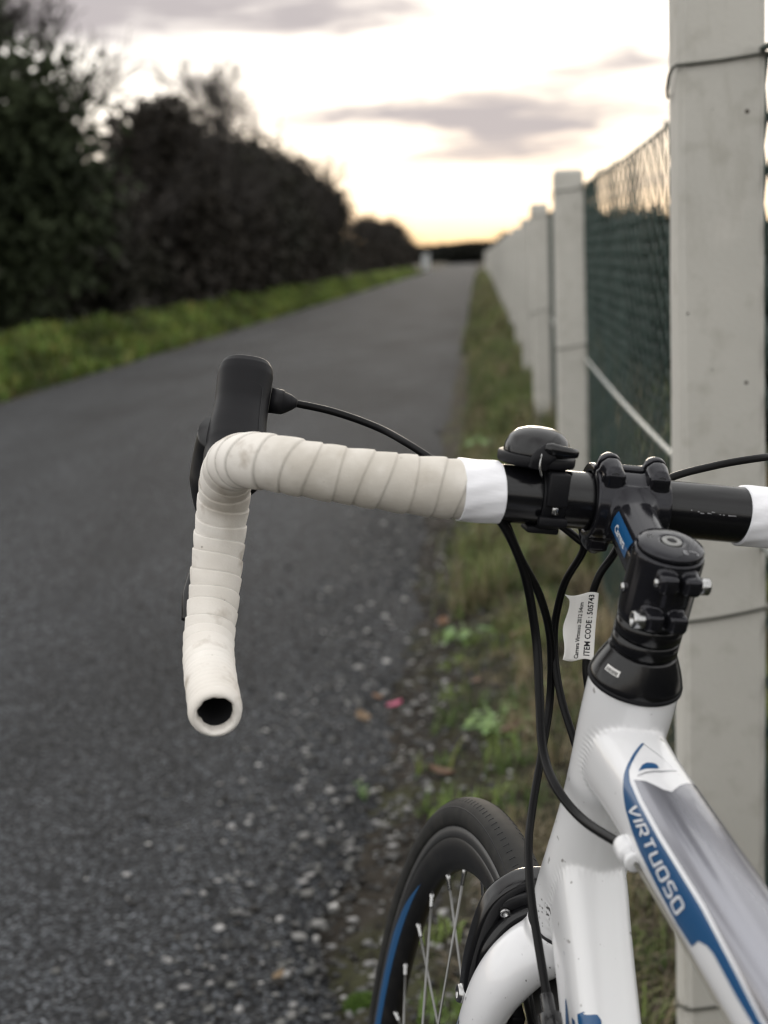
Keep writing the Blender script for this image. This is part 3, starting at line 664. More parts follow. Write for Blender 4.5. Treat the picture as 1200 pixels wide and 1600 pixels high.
leafshape('fallen_petal', -0.237, 3.784, 0.0412, (.62, .16, .26), 'small pink petal lying on the gravel edge', 'petal', None, .5, .3, .012)
for k, (gx, gy, sz, c_) in enumerate([(-0.283, 3.843, 0.0322, (0.24, 0.13, 0.07)), (-0.136, 4.58, 0.0567, (0.22, 0.12, 0.07)), (0.088, 4.062, 0.084, (0.17, 0.09, 0.06)), (0.039, 3.307, 0.0612, (0.13, 0.07, 0.05)), (-0.108, 3.188, 0.0541, (0.2, 0.12, 0.08)), (-0.304, 3.644, 0.0551, (0.22, 0.15, 0.09)), (-0.334, 2.265, 0.0264, (0.2, 0.14, 0.08)), (-0.034, 3.813, 0.0254, (0.3, 0.2, 0.15))]):
    leafshape('dead_leaf', gx, gy, sz, c_, ['small brown leaf just above the pink petal', 'brown leaf among the far verge grass', 'large reddish brown leaf near the cables', 'dark red-brown leaf under the broad green weeds', 'brown leaf below the bright grass blades', 'tan leaf left of the pink petal', 'tan leaf lying alone on the road near the bottom edge', 'tiny pinkish leaf among the weeds'][k], 'leaf', 'fallen leaves on the verge', .5, rnd.uniform(0, 3), .008)
# broad-leaved weeds and bright grass blades, a clump of moss
def gpt(gx, gy): return np.array((gx, gy, surf_z(gx, gy)))
m_weed = mat('weed_leaf', (.085, .175, .04), .5, var=((.16, .25, .06), 60, .4, .65))
def weed(gx, gy, nl, sp, ls, label):
    p = gpt(gx, gy); root = bpy.data.objects.new('weed_plant', None); COL.objects.link(root); root.location = p; tagp(root, label, 'weed', 'green weeds on the verge')
    for i in range(nl):
        a = rnd.uniform(0, 6.28); r = sp * math.sqrt(rnd.random()); L = ls * rnd.uniform(.6, 1.3); h = rnd.uniform(.008, .035)
        c = np.array([r * math.cos(a), r * math.sin(a), h])
        V, F_ = [], []
        dirv = np.array([math.cos(a), math.sin(a), rnd.uniform(-.2, .3)]); sv = np.array([-math.sin(a), math.cos(a), 0])
        for q in range(6):
            t = q / 5; w_ = L * .42 * math.sin(math.pi * (t * .9 + .08)) ** .7
            for j in (-1, 0, 1): V.append(c + dirv * L * t + sv * w_ * j + np.array([0, 0, .15 * L * abs(j) - .3 * L * t * t]))
        for q in range(5):
            for j in range(2): F_.append((q * 3 + j, q * 3 + j + 1, q * 3 + j + 4, q * 3 + j + 3))
        lf = obj('leaf', (np.array(V), F_), m_weed, root)
        st = sweep(np.linspace([0, 0, -.005], c, 4), .0009, 5); obj('stalk', st, m_weed, root)
weed(0.016, 3.428, 22, .055, .022, 'broad-leaved green weed growing left of the cables')
weed(0.153, 3.463, 16, .04, .018, 'green weed seen between the cables and the head tube')
weed(-0.264, 3.120, 8, .02, .012, 'small green weed on the gravel above the front tyre')
for k, (gx, gy, nl_, sp_, ls_, lb_) in enumerate([(.02, 3.35, 26, .07, .030, 'dark green weed patch just left of the cables, above the broad-leaved weed'), (-.06, 4.3, 22, .07, .030, 'yellowish weed patch on the verge below the handlebar tape'), (.10, 4.9, 26, .09, .034, 'leafy weed patch at the fence foot behind the hanging cables'),
        (-.10, 2.75, 14, .04, .020, 'small weed rosette above the top of the front tyre'), (.08, 2.3, 18, .05, .022, 'low weed patch between the front tyre and the cables'), (-.02, 6.2, 26, .10, .04, 'far weed patch on the verge below the bell'), (.05, 8.2, 28, .12, .045, 'dark weed clump beside the foot of the third post')]):
    weed(gx, gy, nl_, sp_, ls_, lb_)
m_blade = mat('bright_blade', (.17, .22, .05), .5, var=((.23, .20, .07), 30, .45, .7))
def tuft(gx, gy, dirs, label):
    p = gpt(gx, gy); root = bpy.data.objects.new('grass_tuft', None); COL.objects.link(root); root.location = p; tagp(root, label, 'grass tuft', 'bright grass tufts on the gravel')
    for (dx, h, w_) in dirs:
        P = cr([(0, 0, -.01), (dx * .4, 0, h * .55), (dx, .005, h)], 6)
        obj('blade', sweep(P, np.stack([np.linspace(w_, w_ * .15, len(P)), np.full(len(P), .0006)], 1), 8, side=v3(1, 0, 0)), m_blade, root)
tuft(-0.157, 3.247, [(-.012, .05, .0022), (.004, .055, .003), (.012, .03, .002)], 'two short bright grass blades standing on the gravel')
tuft(-0.095, 3.200, [(.04, .085, .0042), (.028, .06, .002)], 'tall bright green blade leaning right above the front tyre')
tuft(0.136, 3.931, [(-.01, .06, .002), (.01, .07, .002), (.02, .05, .0018), (-.02, .045, .0018), (0, .08, .002)], 'yellow-green tuft seen between the hanging cables')
p = gpt(-0.204, 2.218); root = bpy.data.objects.new('moss_clump', None); COL.objects.link(root); root.location = p; tagp(root, 'bright green moss clump beside the bottom of the front tyre', 'moss')
n = 2600; r = np.sqrt(rng.uniform(0, 1, n)) * .028; a = rng.uniform(0, 6.28, n)
V, F_, C = blades(np.stack([r * np.cos(a), r * np.sin(a) * 1.3, .012 * (1 - (r / .028) ** 2) - .004], 1), rng.uniform(.004, .010, n), np.full(n, .0007), tints(n, [(.07, .13, .02), (.10, .17, .03), (.045, .09, .015)], [2, 2, 1]), .8)
me = fast_mesh('fronds', V, F_, False); setcol(me, C); put('fronds', me, m_grass, root)
#BIKE
# ------------------------------------------------------------------ bicycle
bike = bpy.data.objects.new('bicycle', None); COL.objects.link(bike)
tagp(bike, 'white road bicycle with taped drop handlebar leaning against the fence', 'bicycle')
BYAW, BLEAN = .21515, .15156
fw = v3(-math.sin(BYAW), math.cos(BYAW), 0); lf0 = v3(-math.cos(BYAW), -math.sin(BYAW), 0); upz = v3(0, 0, 1)
bup = upz * math.cos(BLEAN) - lf0 * math.sin(BLEAN); blf = lf0 * math.cos(BLEAN) + upz * math.sin(BLEAN)
mb = Matrix.Identity(4)
for i in range(3):
    mb[i][0] = fw[i]; mb[i][1] = blf[i]; mb[i][2] = bup[i]
mb[0][3], mb[1][3], mb[2][3] = -.09145, 1.00688, .04
bike.matrix_world = mb
# frame geometry in bicycle space: x forward, y left, z up, origin under the front axle
RW = .336; HA = 1.24551
u = v3(-math.cos(HA), 0, math.sin(HA)); nn = v3(math.sin(HA), 0, math.cos(HA)); ll = v3(0, 1, 0)
AX = v3(0, 0, RW); P0 = AX - .045 * nn
HB = P0 + math.sqrt(.372 ** 2 - .045 ** 2) * u; HT = HB + .165 * u
ST = HT + .0584 * u
sdv = math.cos(.051) * nn + math.sin(.051) * u; supv = np.cross(sdv, ll) * -1.0
supv = unit(u - sdv * (u @ sdv))
CB = ST + .0817 * sdv
th0 = math.pi / 2 - HA - .046
nb = math.cos(th0) * nn - math.sin(th0) * u; ub = math.sin(th0) * nn + math.cos(th0) * u
TTD = v3(-math.cos(.14637), 0, -math.sin(.14637)); TT0 = HT - .0435 * u
BBK = v3(-.590, 0, .268); DT0 = HB + .0372 * u; DTD = unit(BBK - DT0)
REAR = v3(-.99, 0, .336); STD = v3(-math.cos(math.radians(73.5)), 0, math.sin(math.radians(73.5)))

m_white = mat('white_paint', (.73, .73, .745), .35, spec=.5, coat=.7, var=[((.69, .69, .69), 6, .45, .75), ((.30, .29, .28), 150, .70, .75, 2)])
m_silver = mat('silver_paint', (.25, .253, .285), .27, metal=.6, coat=.5)
m_blue = mat('blue_decal', (.008, .072, .19), .3, coat=.3)
m_print = mat('grey_print', (.20, .20, .21), .5)
m_wdec = mat('white_decal', (.68, .69, .72), .35, coat=.2)
m_black = mat('black_anodised', (.006, .006, .007), .34, spec=.35, var=((.022, .022, .024), 40, .4, .7))
m_gloss = mat('black_gloss', (.005, .005, .006), .2, spec=.42, coat=.0)
m_rub = mat('black_rubber', (.007, .007, .0085), .5, spec=.17, bump=(900, .12, .0004))
m_anod = mat('black_polished_alloy', (.018, .018, .022), .15, metal=.5, spec=.5)
m_steel = mat('bright_steel', (.40, .40, .40), .25, metal=1)
m_spoke = mat('spoke_steel', (.22, .22, .215), .35, metal=1)
m_tyre = mat('tyre_rubber', (.017, .017, .0165), .75, spec=.2, var=((.028, .027, .025), 60, .4, .7), bump=(700, .15, .0005))
m_track = mat('brake_track', (.06, .06, .06), .45, metal=.4)
m_rim = mat('rim_black', (.008, .008, .0085), .4, spec=.3, var=((.018, .017, .016), 55, .5, .75))
m_house = mat('cable_housing', (.003, .003, .0035), .38, spec=.16)
m_paper = mat('paper_label', (.70, .69, .67), .75)
m_ink = mat('black_ink', (.01, .01, .012), .8)

def weld(M, dens=1.0):
    """ripple of a weld bead, driven by attributes on the mesh"""
    t = M.node_tree; b = t.nodes['Principled BSDF']
    a = nd(t, 'ShaderNodeAttribute'); a.attribute_name = 'bead_phase'; k = nd(t, 'ShaderNodeAttribute'); k.attribute_name = 'bead_mask'
    s = nd(t, 'ShaderNodeMath', operation='SINE'); t.links.new(a.outputs['Fac'], s.inputs[0])
    mu = nd(t, 'ShaderNodeMath', operation='MULTIPLY'); t.links.new(s.outputs[0], mu.inputs[0]); t.links.new(k.outputs['Fac'], mu.inputs[1])
    bp = nd(t, 'ShaderNodeBump'); bp.inputs['Strength'].default_value = .32; bp.inputs['Distance'].default_value = .0004
    t.links.new(mu.outputs[0], bp.inputs['Height']); t.links.new(bp.outputs[0], b.inputs['Normal'])
def paint_marks(M, marks):
    t = M.node_tree; b = t.nodes['Principled BSDF']; src = b.inputs['Base Color'].links[0].from_socket
    co = nd(t, 'ShaderNodeTexCoord')
    for (c_, r_, sc_, th_, col_, am) in marks:
        nz_ = nd(t, 'ShaderNodeTexNoise'); nz_.inputs['Scale'].default_value = sc_; nz_.inputs['Detail'].default_value = 2; t.links.new(co.outputs['Object'], nz_.inputs['Vector'])
        d = nd(t, 'ShaderNodeVectorMath', operation='DISTANCE'); d.inputs[1].default_value = tuple(c_); t.links.new(co.outputs['Object'], d.inputs[0])
        fall = nd(t, 'ShaderNodeMapRange'); fall.inputs['From Max'].default_value = r_; fall.inputs['To Min'].default_value = .14; fall.inputs['To Max'].default_value = -.2; t.links.new(d.outputs['Value'], fall.inputs['Value'])
        a = nd(t, 'ShaderNodeMath', operation='ADD'); t.links.new(nz_.outputs['Fac'], a.inputs[0]); t.links.new(fall.outputs[0], a.inputs[1])
        mr_ = nd(t, 'ShaderNodeMapRange'); mr_.inputs['From Min'].default_value = th_; mr_.inputs['From Max'].default_value = th_ + .03; mr_.inputs['To Max'].default_value = am; t.links.new(a.outputs[0], mr_.inputs['Value'])
        mx = nd(t, 'ShaderNodeMixRGB'); t.links.new(mr_.outputs[0], mx.inputs['Fac']); t.links.new(src, mx.inputs[1]); mx.inputs[2].default_value = (*col_, 1); src = mx.outputs[0]
    t.links.new(src, b.inputs['Base Color'])
paint_marks(m_white, [(HB + .018 * u - .012 * nn + .020 * ll, .026, 420, .68, (.045, .04, .038), .9), (DT0 + .05 * DTD + .012 * ll - .0 * nn, .03, 120, .74, (.42, .42, .48), .7),
                      (DT0 + .075 * DTD - .008 * ll + .022 * upz, .028, 130, .76, (.36, .355, .42), .6), (DT0 + .045 * DTD - .012 * ll + .022 * upz, .02, 300, .76, (.2, .19, .2), .7), (HT - .03 * u + .02 * ll, .03, 260, .78, (.30, .29, .28), .7)])
weld(m_white)

# ---- head, top and down tubes welded into one skin, then split into the three tubes
A_TT, B_TT, P_TT = .0190, .0205, 2.9
A_DT, B_DT, P_DT = .0180, .0235, 3.8
RH = .0243
ht_s = np.linspace(-.001, .1645, 60)
ht_r = RH - .0022 * np.sin(np.clip((ht_s - .01) / .145, 0, 1) * np.pi) ** 2
head = sweep(HB + ht_s[:, None] * u, ht_r, 64, side=ll)
tt_t = np.linspace(-.006, .535, 120)
tt_sc = 1 + .10 * np.exp(-np.clip(tt_t - .02, 0, 1) / .03)
top = sweep(TT0 + tt_t[:, None] * TTD, np.stack([A_TT * tt_sc, B_TT * tt_sc], 1), 72, side=ll, prof=superprof(72, P_TT))
LDT = np.linalg.norm(BBK - DT0)
dt_t = np.linspace(-.004, LDT, 120); dt_sc = 1 + .08 * np.exp(-np.clip(dt_t - .02, 0, 1) / .03)
down = sweep(DT0 + dt_t[:, None] * DTD, np.stack([A_DT * dt_sc, B_DT * dt_sc], 1), 72, side=ll, prof=superprof(72, P_DT))
FV, FFc, FN = remeshed(join([head, top, down]), .0015, 5, .5)
def tube_sdf(P, o, d, a, b, p, tmax):
    q = P - o; t = np.clip(q @ d, 0, tmax); r = q - t[:, None] * d
    e2 = np.cross(d, ll); x = np.abs(r @ ll) / a; y = np.abs(r @ e2) / b
    return ((x ** p + y ** p) ** (1 / p) - 1) * min(a, b) + np.maximum(0, np.abs(q @ d - np.clip(q @ d, 0, tmax)) - 0) * 0, q @ d
cen = np.array([FV[list(f_)].mean(0) for f_ in FFc])
sh, hh_ = tube_sdf(cen, HB, u, RH, RH, 2, .1645)
s_t, t_t = tube_sdf(cen, TT0, TTD, A_TT, B_TT, P_TT, .6); s_t[t_t < .004] = 1
s_d, t_d = tube_sdf(cen, DT0, DTD, A_DT, B_DT, P_DT, .7); s_d[t_d < .004] = 1
own = np.argmin(np.stack([np.abs(sh) + (np.abs(hh_ - .0825) > .0845), np.abs(s_t) + .0004, np.abs(s_d) + .0004]), 0)
# weld bead attributes on vertices
vh, vhh = tube_sdf(FV, HB, u, RH, RH, 2, .1645)
bead_ph = np.zeros(len(FV)); bead_mk = np.zeros(len(FV))
for (o_, d_, a_, b_, p_) in ((TT0, TTD, A_TT * 1.08, B_TT * 1.08, P_TT), (DT0, DTD, A_DT * 1.06, B_DT * 1.06, P_DT)):
    sv, tv = tube_sdf(FV, o_, d_, a_, b_, p_, .7)
    e2 = np.cross(d_, ll); q = FV - o_; ang = np.arctan2(q @ e2, q @ ll)
    mk = np.exp(-((np.abs(sv) + np.abs(vh)) / .0026) ** 2) * (tv > 0)
    sel = mk > bead_mk; bead_mk[sel] = mk[sel]; bead_ph[sel] = ang[sel] * 50
def split(k, name, parent):
    idx = [i for i in range(len(FFc)) if own[i] == k]
    used = np.unique(np.concatenate([FFc[i] for i in idx])); mp = {int(g): j for j, g in enumerate(used)}
    me = fast_mesh(name, FV[used], [tuple(mp[int(g)] for g in FFc[i]) for i in idx])
    for an, arr in (('bead_phase', bead_ph), ('bead_mask', bead_mk)):
        at = me.attributes.new(an, 'FLOAT', 'POINT'); at.data.foreach_set('value', arr[used].astype(np.float32))
    me.normals_split_custom_set_from_vertices([tuple(x_) for x_ in FN[used]])
    return put(name, me, m_white, parent)
head_o = split(0, 'head_tube', bike); top_o = split(1, 'top_tube', bike); down_o = split(2, 'down_tube', bike)
BVH = BVHTree.FromPolygons([Vector(x_) for x_ in FV], [tuple(int(g) for g in f_) for f_ in FFc])

def on_tube(o_, d_, t, phi, off):
    """point on the welded skin at distance t along a tube, angle phi (0 = left, pi/2 = top)"""
    e2 = np.cross(d_, ll)
    if e2[2] < 0: e2 = -e2
    dr = math.cos(phi) * ll + math.sin(phi) * e2; c = o_ + t * d_
    hit = BVH.ray_cast(Vector(c + dr * .08), Vector(-dr))
    if hit[0] is None: return c + dr * .02
    return np.array(hit[0]) + np.array(hit[1]) * off
def strip(o_, d_, t0, t1, lo, hi, off=.00025, nt=120, na=14):
    V, F_ = [], []
    for t in np.linspace(t0, t1, nt + 1):
        a, b = lo(t), hi(t)
        for k in range(na + 1): V.append(on_tube(o_, d_, t, a + (b - a) * k / na, off))
    for i in range(nt):
        for k in range(na): 
            q = i * (na + 1) + k; F_.append((q, q + 1, q + na + 2, q + na + 1))
    return np.array(V), F_
def ribbons(polys, w, f2, sub=.25):
    """stroke lettering: polylines in glyph space mapped by f2(x,y)->3D"""
    parts = []
    for P in polys:
        P = np.array(P, float); Q = [P[0]]
        for a, b in zip(P[:-1], P[1:]):
            k = max(1, int(np.linalg.norm(b - a) / sub)); Q += [a + (b - a) * (j + 1) / k for j in range(k)]
        Q = np.array(Q); T = np.gradient(Q, axis=0); T /= np.maximum(1e-9, np.linalg.norm(T, axis=1))[:, None]
        N = np.stack([-T[:, 1], T[:, 0]], 1); sc = np.ones(len(Q))
        for i in range(1, len(Q) - 1):
            d1 = unit(Q[i] - Q[i - 1]); d2 = unit(Q[i + 1] - Q[i]); sc[i] = min(1.5, 1 / max(.5, math.cos(.5 * math.acos(np.clip(d1 @ d2, -1, 1)))))
        V = np.concatenate([Q + N * (w / 2 * sc)[:, None], Q - N * (w / 2 * sc)[:, None]]); n = len(Q)
        parts.append((np.array([f2(x_, y_) for x_, y_ in V]), [(i, i + 1, n + i + 1, n + i) for i in range(n - 1)]))
    return join(parts)
GLY = {'V': (.62, [[(0, 1), (.06, .75), (.31, 0), (.56, .75), (.62, 1)]]), 'I': (.0, [[(0, 0), (0, 1)]]),
       'R': (.6, [[(0, 0), (0, 1)], [(-.08, 1), (.48, 1), (.58, .9), (.58, .56), (.48, .46), (.12, .46)], [(.25, .46), (.36, .3), (.6, 0)]]),
       'T': (.6, [[(0, 1), (.6, 1)], [(.3, .92), (.3, 0)]]), 'U': (.6, [[(0, 1), (0, .13), (.12, 0), (.6, 0), (.6, 1)]]),
       'O': (.6, [[(0, .5), (0, .88), (.12, 1), (.48, 1), (.6, .88), (.6, .12), (.48, 0), (.12, 0), (0, .12), (0, .5)]]),
       'S': (.6, [[(.6, 1), (.12, 1), (0, .88), (0, .62), (.12, .52), (.48, .52), (.6, .42), (.6, .12), (.48, 0), (0, 0)]])}
# DECALS_TOP
rad_ = math.radians
TTF = lambda t, p, o_=.0004: on_tube(TT0, TTD, t, p, o_)
ip = lambda xs_, ys_: (lambda t: rad_(float(np.interp(t, xs_, ys_))))
lo_b = ip([.0425, .0577, .0653, .0728, .0806, .095, .108, .135, .166, .186, .1925, .2013, .2087, .238, .53], [82, 54, 36, 21.5, 8, -6, -15, -22, -27, -24, -4, 5.7, 8.6, 4, -2])
hi_b = ip([.0425, .0577, .0653, .0724, .0919, .1246, .187, .2308, .26, .53], [86, 60, 46, 40, 35, 31.6, 31, 24, 18, 12])
obj('stripe', strip(TT0, TTD, .0425, .53, lo_b, hi_b, .00025, 260, 12), m_blue, top_o)['label'] = 'dark blue stripe along the side of the top tube'
obj('pinstripe', strip(TT0, TTD, .0735, .53, lambda t: hi_b(t), lambda t: hi_b(t) + rad_(6), .00027, 160, 4), m_wdec, top_o)
def strip_phi(p0, p1, tlo, thi, off, na=30, nt=60, pw=1.0):
    V = [on_tube(TT0, TTD, tlo(p) + (thi(p) - tlo(p)) * (j / nt) ** pw, rad_(p), off) for p in np.linspace(p0, p1, na + 1) for j in range(nt + 1)]
    return np.array(V), [(i * (nt + 1) + j, i * (nt + 1) + j + 1, (i + 1) * (nt + 1) + j + 1, (i + 1) * (nt + 1) + j) for i in range(na) for j in range(nt)]
# silver panel: curved front edge, then along the pinstripe
def silver():
    ts = lambda p: float(np.interp(p, [44, 57, 73, 82, 98, 125, 150], [.0745, .081, .0928, .0954, .088, .080, .078]))
    V, nt, na = [], 110, 40
    for j in range(nt + 1):
        for i in range(na + 1):
            f_ = i / na; p = 44 + (150 - 44) * f_; t0 = ts(p); t = t0 + (.53 - t0) * (j / nt) ** 1.3
            lo = math.degrees(hi_b(t)) + 6; p2 = lo + (150 - lo) * f_
            V.append(on_tube(TT0, TTD, t, rad_(p2), .00025))
    return np.array(V), [(j * (na + 1) + i, j * (na + 1) + i + 1, (j + 1) * (na + 1) + i + 1, (j + 1) * (na + 1) + i) for j in range(nt) for i in range(na)]
obj('silver_panel', silver(), m_silver, top_o)['label'] = 'silver grey panel on top of the top tube'
x_ = 0; polys = []
for ch in 'VIRTUOSO':
    wd, gl = GLY[ch]; polys += [[(x_ + a, b) for a, b in pl] for pl in gl]; x_ += wd + .30
x_ -= .30
def let(a, b):
    s_ = a / x_; t0, p0 = .083 + .0815 * s_, 15 - 31 * s_; t1, p1 = .0925 + .079 * s_, 30 - 21 * s_
    return on_tube(TT0, TTD, t0 + (t1 - t0) * b, rad_(p0 + (p1 - p0) * b), .00055)
obj('lettering', ribbons(polys, .17, let, .12), m_wdec, top_o, False)
npi = lambda xs_, ys_: (lambda p: float(np.interp(p, xs_, ys_)))
obj('emblem', strip_phi(57, 84, npi([57, 65, 72, 80, 84], [.0698, .0655, .064, .0645, .066]), npi([57, 65, 72, 80, 84], [.0702, .0698, .0702, .0708, .0700]), .0003, 16, 8), m_blue, top_o)
obj('emblem_line', strip_phi(52, 108, npi([52, 70, 85, 108], [.0735, .0733, .0732, .0712]), npi([52, 70, 85, 108], [.0741, .0742, .0741, .0718]), .0003, 30, 2), m_silver, top_o)
obj('emblem_line', strip_phi(84, 104, npi([84, 99, 104], [.0425, .058, .070]), npi([84, 99, 104], [.0433, .0588, .0708]), .0003, 20, 2), m_silver, top_o)
# END_DECALS_TOP
# down tube print at the lower edge of the picture
DTF = lambda t, p, o_=.0004: on_tube(DT0, DTD, t, p, o_)
obj('stripe', strip(DT0, DTD, .0745, .5, lambda t: rad_(2 - min(14, (t - .0745) * 900)), lambda t: rad_(4 + min(5, (t - .0745) * 800)), .0003, 90, 6), m_blue, down_o)
obj('lettering', strip(DT0, DTD, .0872, .30, lambda t: rad_(24), lambda t: rad_(24 + min(9, (t - .0868) * 3500)), .0003, 80, 5), m_blue, down_o)
obj('lettering', strip(DT0, DTD, .0876, .30, lambda t: rad_(41), lambda t: rad_(52 + 20 * min(1, max(0, (t - .0876) * 260)) ** .5), .0003, 80, 10), m_blue, down_o)

# ---- rear of the frame
def tubep(name, a, b, r, parent=bike, m_=m_white, seg=24, n=12):
    P = np.linspace(a, b, n); return obj(name, sweep(P, r, seg), m_, parent)
tubep('seat_tube', BBK - STD * .01, BBK + STD * .50, .0155)
obj('bottom_bracket', lathe([(.020, -.036), (.021, -.034), (.021, .034), (.020, .036)], BBK, ll, 32), m_white, bike)
for s in (1, -1):
    obj('chain_stay', sweep(cr([BBK + s * .022 * ll + v3(-.01, 0, 0), BBK + v3(-.16, s * .038, .02), REAR + v3(.03, s * .064, -.004), REAR + s * .066 * ll], 8), np.linspace(.0105, .0075, 25), 16), m_white, bike)
    obj('seat_stay', sweep(cr([BBK + STD * .455 + s * .012 * ll, BBK + STD * .40 + v3(-.07, s * .03, 0), REAR + v3(.03, s * .06, .08), REAR + s * .066 * ll], 8), .0075, 16), m_white, bike)
tubep('seat_post', BBK + STD * .49, BBK + STD * .67, .0135, m_=m_black)
sd0 = BBK + STD * .685
def saddle():
    xs_ = np.linspace(-.13, .15, 29); V, F_ = [], []; k = 17
    for x_ in xs_:
        t = (x_ + .13) / .28; w_ = .068 * (1 - t) ** 1.1 + .018 + .004 * math.sin(t * 9); 
        if t > .94: w_ *= math.sqrt(max(.02, 1 - ((t - .94) / .06) ** 2))
        if t < .05: w_ *= math.sqrt(max(.05, 1 - ((.05 - t) / .05) ** 2))
        for j in range(k):
            a = math.pi * j / (k - 1); V.append(sd0 + v3(x_, w_ * math.cos(a), .018 + .022 * math.sin(a) ** .6 + .012 * (1 - t) ** 2 - (.02 if j in (0, k - 1) else 0)))
    for i in range(len(xs_) - 1):
        for j in range(k - 1): F_.append((i * k + j, i * k + j + 1, (i + 1) * k + j + 1, (i + 1) * k + j))
        F_.append((i * k + k - 1, i * k, (i + 1) * k, (i + 1) * k + k - 1))
    F_ += [tuple(range(k)), tuple(range((len(xs_) - 1) * k, len(xs_) * k))[::-1]]
    return np.array(V), F_
sad = obj('saddle', saddle(), m_rub, bike)
for s in (1, -1): obj('rail', sweep(cr([sd0 + v3(-.09, s * .03, .01), sd0 + v3(-.04, s * .022, -.012), sd0 + v3(.05, s * .022, -.012), sd0 + v3(.11, s * .008, .015)], 6), .0035, 10), m_steel, sad)

# ---- wheels
def wheel(axle, nspk=32, front=True):
    th = np.linspace(0, 2 * np.pi, 181)[:-1]
    def ring(profile, m_, name, parent):
        k = len(profile); V = []
        for a in th:
            d = math.cos(a) * v3(1, 0, 0) + math.sin(a) * upz
            for r, w_ in profile: V.append(axle + d * r + ll * w_)
        F_ = []
        n = len(th)
        for i in range(n):
            for j in range(k):
                j2 = (j + 1) % k; i2 = (i + 1) % n; F_.append((i * k + j, i * k + j2, i2 * k + j2, i2 * k + j))
        return obj(name, (np.array(V), F_), m_, parent)
    rim = ring([(.284, -.0035), (.2835, 0), (.284, .0035), (.290, .0085), (.298, .0107), (.3055, .0108), (.3060, .0104), (.3065, .0100), (.3150, .0098), (.3162, .0106), (.3170, .0098), (.314, .007), (.314, -.007), (.3170, -.0098), (.3162, -.0106), (.3150, -.0098), (.3065, -.0100), (.3055, -.0108), (.298, -.0107), (.290, -.0085)], m_rim, 'wheel', bike)
    rim['label'] = 'front wheel with deep black rim' if front else 'rear wheel with deep black rim'
    for s in (1, -1): ring([(.3068, s * .0101), (.3148, s * .0099), (.3148, s * .0102), (.3068, s * .0104)], m_track, 'brake_track', rim)
    ty = []
    for k in range(22):
        a = math.radians(-128 + 256 * k / 21)
        ty.append((.3235 + .0132 * math.cos(a), .0132 * math.sin(a)))
    tyre = ring(ty, m_tyre, 'tyre', rim)
    if front:
        # tread sipes and the moulded line on the shoulder
        parts = []
        for k in range(230):
            a = 2 * math.pi * k / 230; d = math.cos(a) * v3(1, 0, 0) + math.sin(a) * upz; tg = -math.sin(a) * v3(1, 0, 0) + math.cos(a) * upz
            for s in (1, -1):
                q = math.radians(34 * s); dr = math.cos(q) * d + math.sin(q) * s * 0 * ll; rr = .3235 * d
                er = math.cos(q) * d + math.sin(q) * ll; et = -math.sin(q) * d + math.cos(q) * ll
                parts.append(rbox(axle + rr + er * .0131, np.array([tg, et, er]), (.0007, .0042, .0005), 0))
        sp = obj('tread_sipes', join(parts), m_ink, tyre, False); sp['kind'] = 'stuff'
        for s in (1, -1):
            q = math.radians(66 * s)
            ring([(.3235 + .0133 * math.cos(q + e_), .0133 * math.sin(q + e_)) for e_ in (-.03, 0, .03)] + [(.3235 + .0128 * math.cos(q), .0128 * math.sin(q))], m_ink, 'moulding_line', tyre)
        # blue flash printed on the rim side
        for a0 in (196, 376):
            V, F_ = [], []; n = 50
            for i in range(n + 1):
                t = i / n; a = math.radians(a0 - 12 + 44 * t); d = math.cos(a) * v3(1, 0, 0) + math.sin(a) * upz
                lo, hi = .2915, .2915 + .013 * min(1, max(.02, (1 - t) * 2.2))
                for r in np.linspace(lo, hi, 5):
                    w_ = np.interp(r, [.290, .298, .3055], [.0085, .0107, .0108]) + .0003; V.append(axle + d * r + ll * w_)
            for i in range(n):
                for j in range(4): F_.append((i * 5 + j, i * 5 + j + 1, i * 5 + j + 6, i * 5 + j + 5))
            obj('rim_flash', (np.array(V), F_), m_blue, rim)
    hub = obj('hub', lathe([(.004, -.052), (.009, -.050), (.009, -.042), (.019, -.036), (.019, -.033), (.011, -.028), (.011, .028), (.019, .033), (.019, .036), (.009, .042), (.009, .050), (.004, .052)], axle, ll, 32), m_black, rim)
    for k in range(nspk):
        a = 2 * math.pi * (k + .25) / nspk; side_ = 1 if k % 2 == 0 else -1; lead = 1 if (k // 2) % 2 == 0 else -1
        d = math.cos(a) * v3(1, 0, 0) + math.sin(a) * upz; a2 = a + lead * math.radians(68); d2 = math.cos(a2) * v3(1, 0, 0) + math.sin(a2) * upz
        p1 = axle + d * .2845; p2 = axle + d2 * .017 + ll * side_ * .034
        obj('spoke', sweep(np.linspace(p1, p2, 5), .00095, 8), m_spoke, rim)
        e_ = unit(p2 - p1); obj('nipple', lathe([(.0017, -.002), (.0021, .0), (.0021, .004), (.0017, .0045), (.0016, .012), (.0010, .0125)], p1, e_, 10), m_steel, rim)
    return rim
wheel(AX, 32, True); wheel(REAR, 32, False)

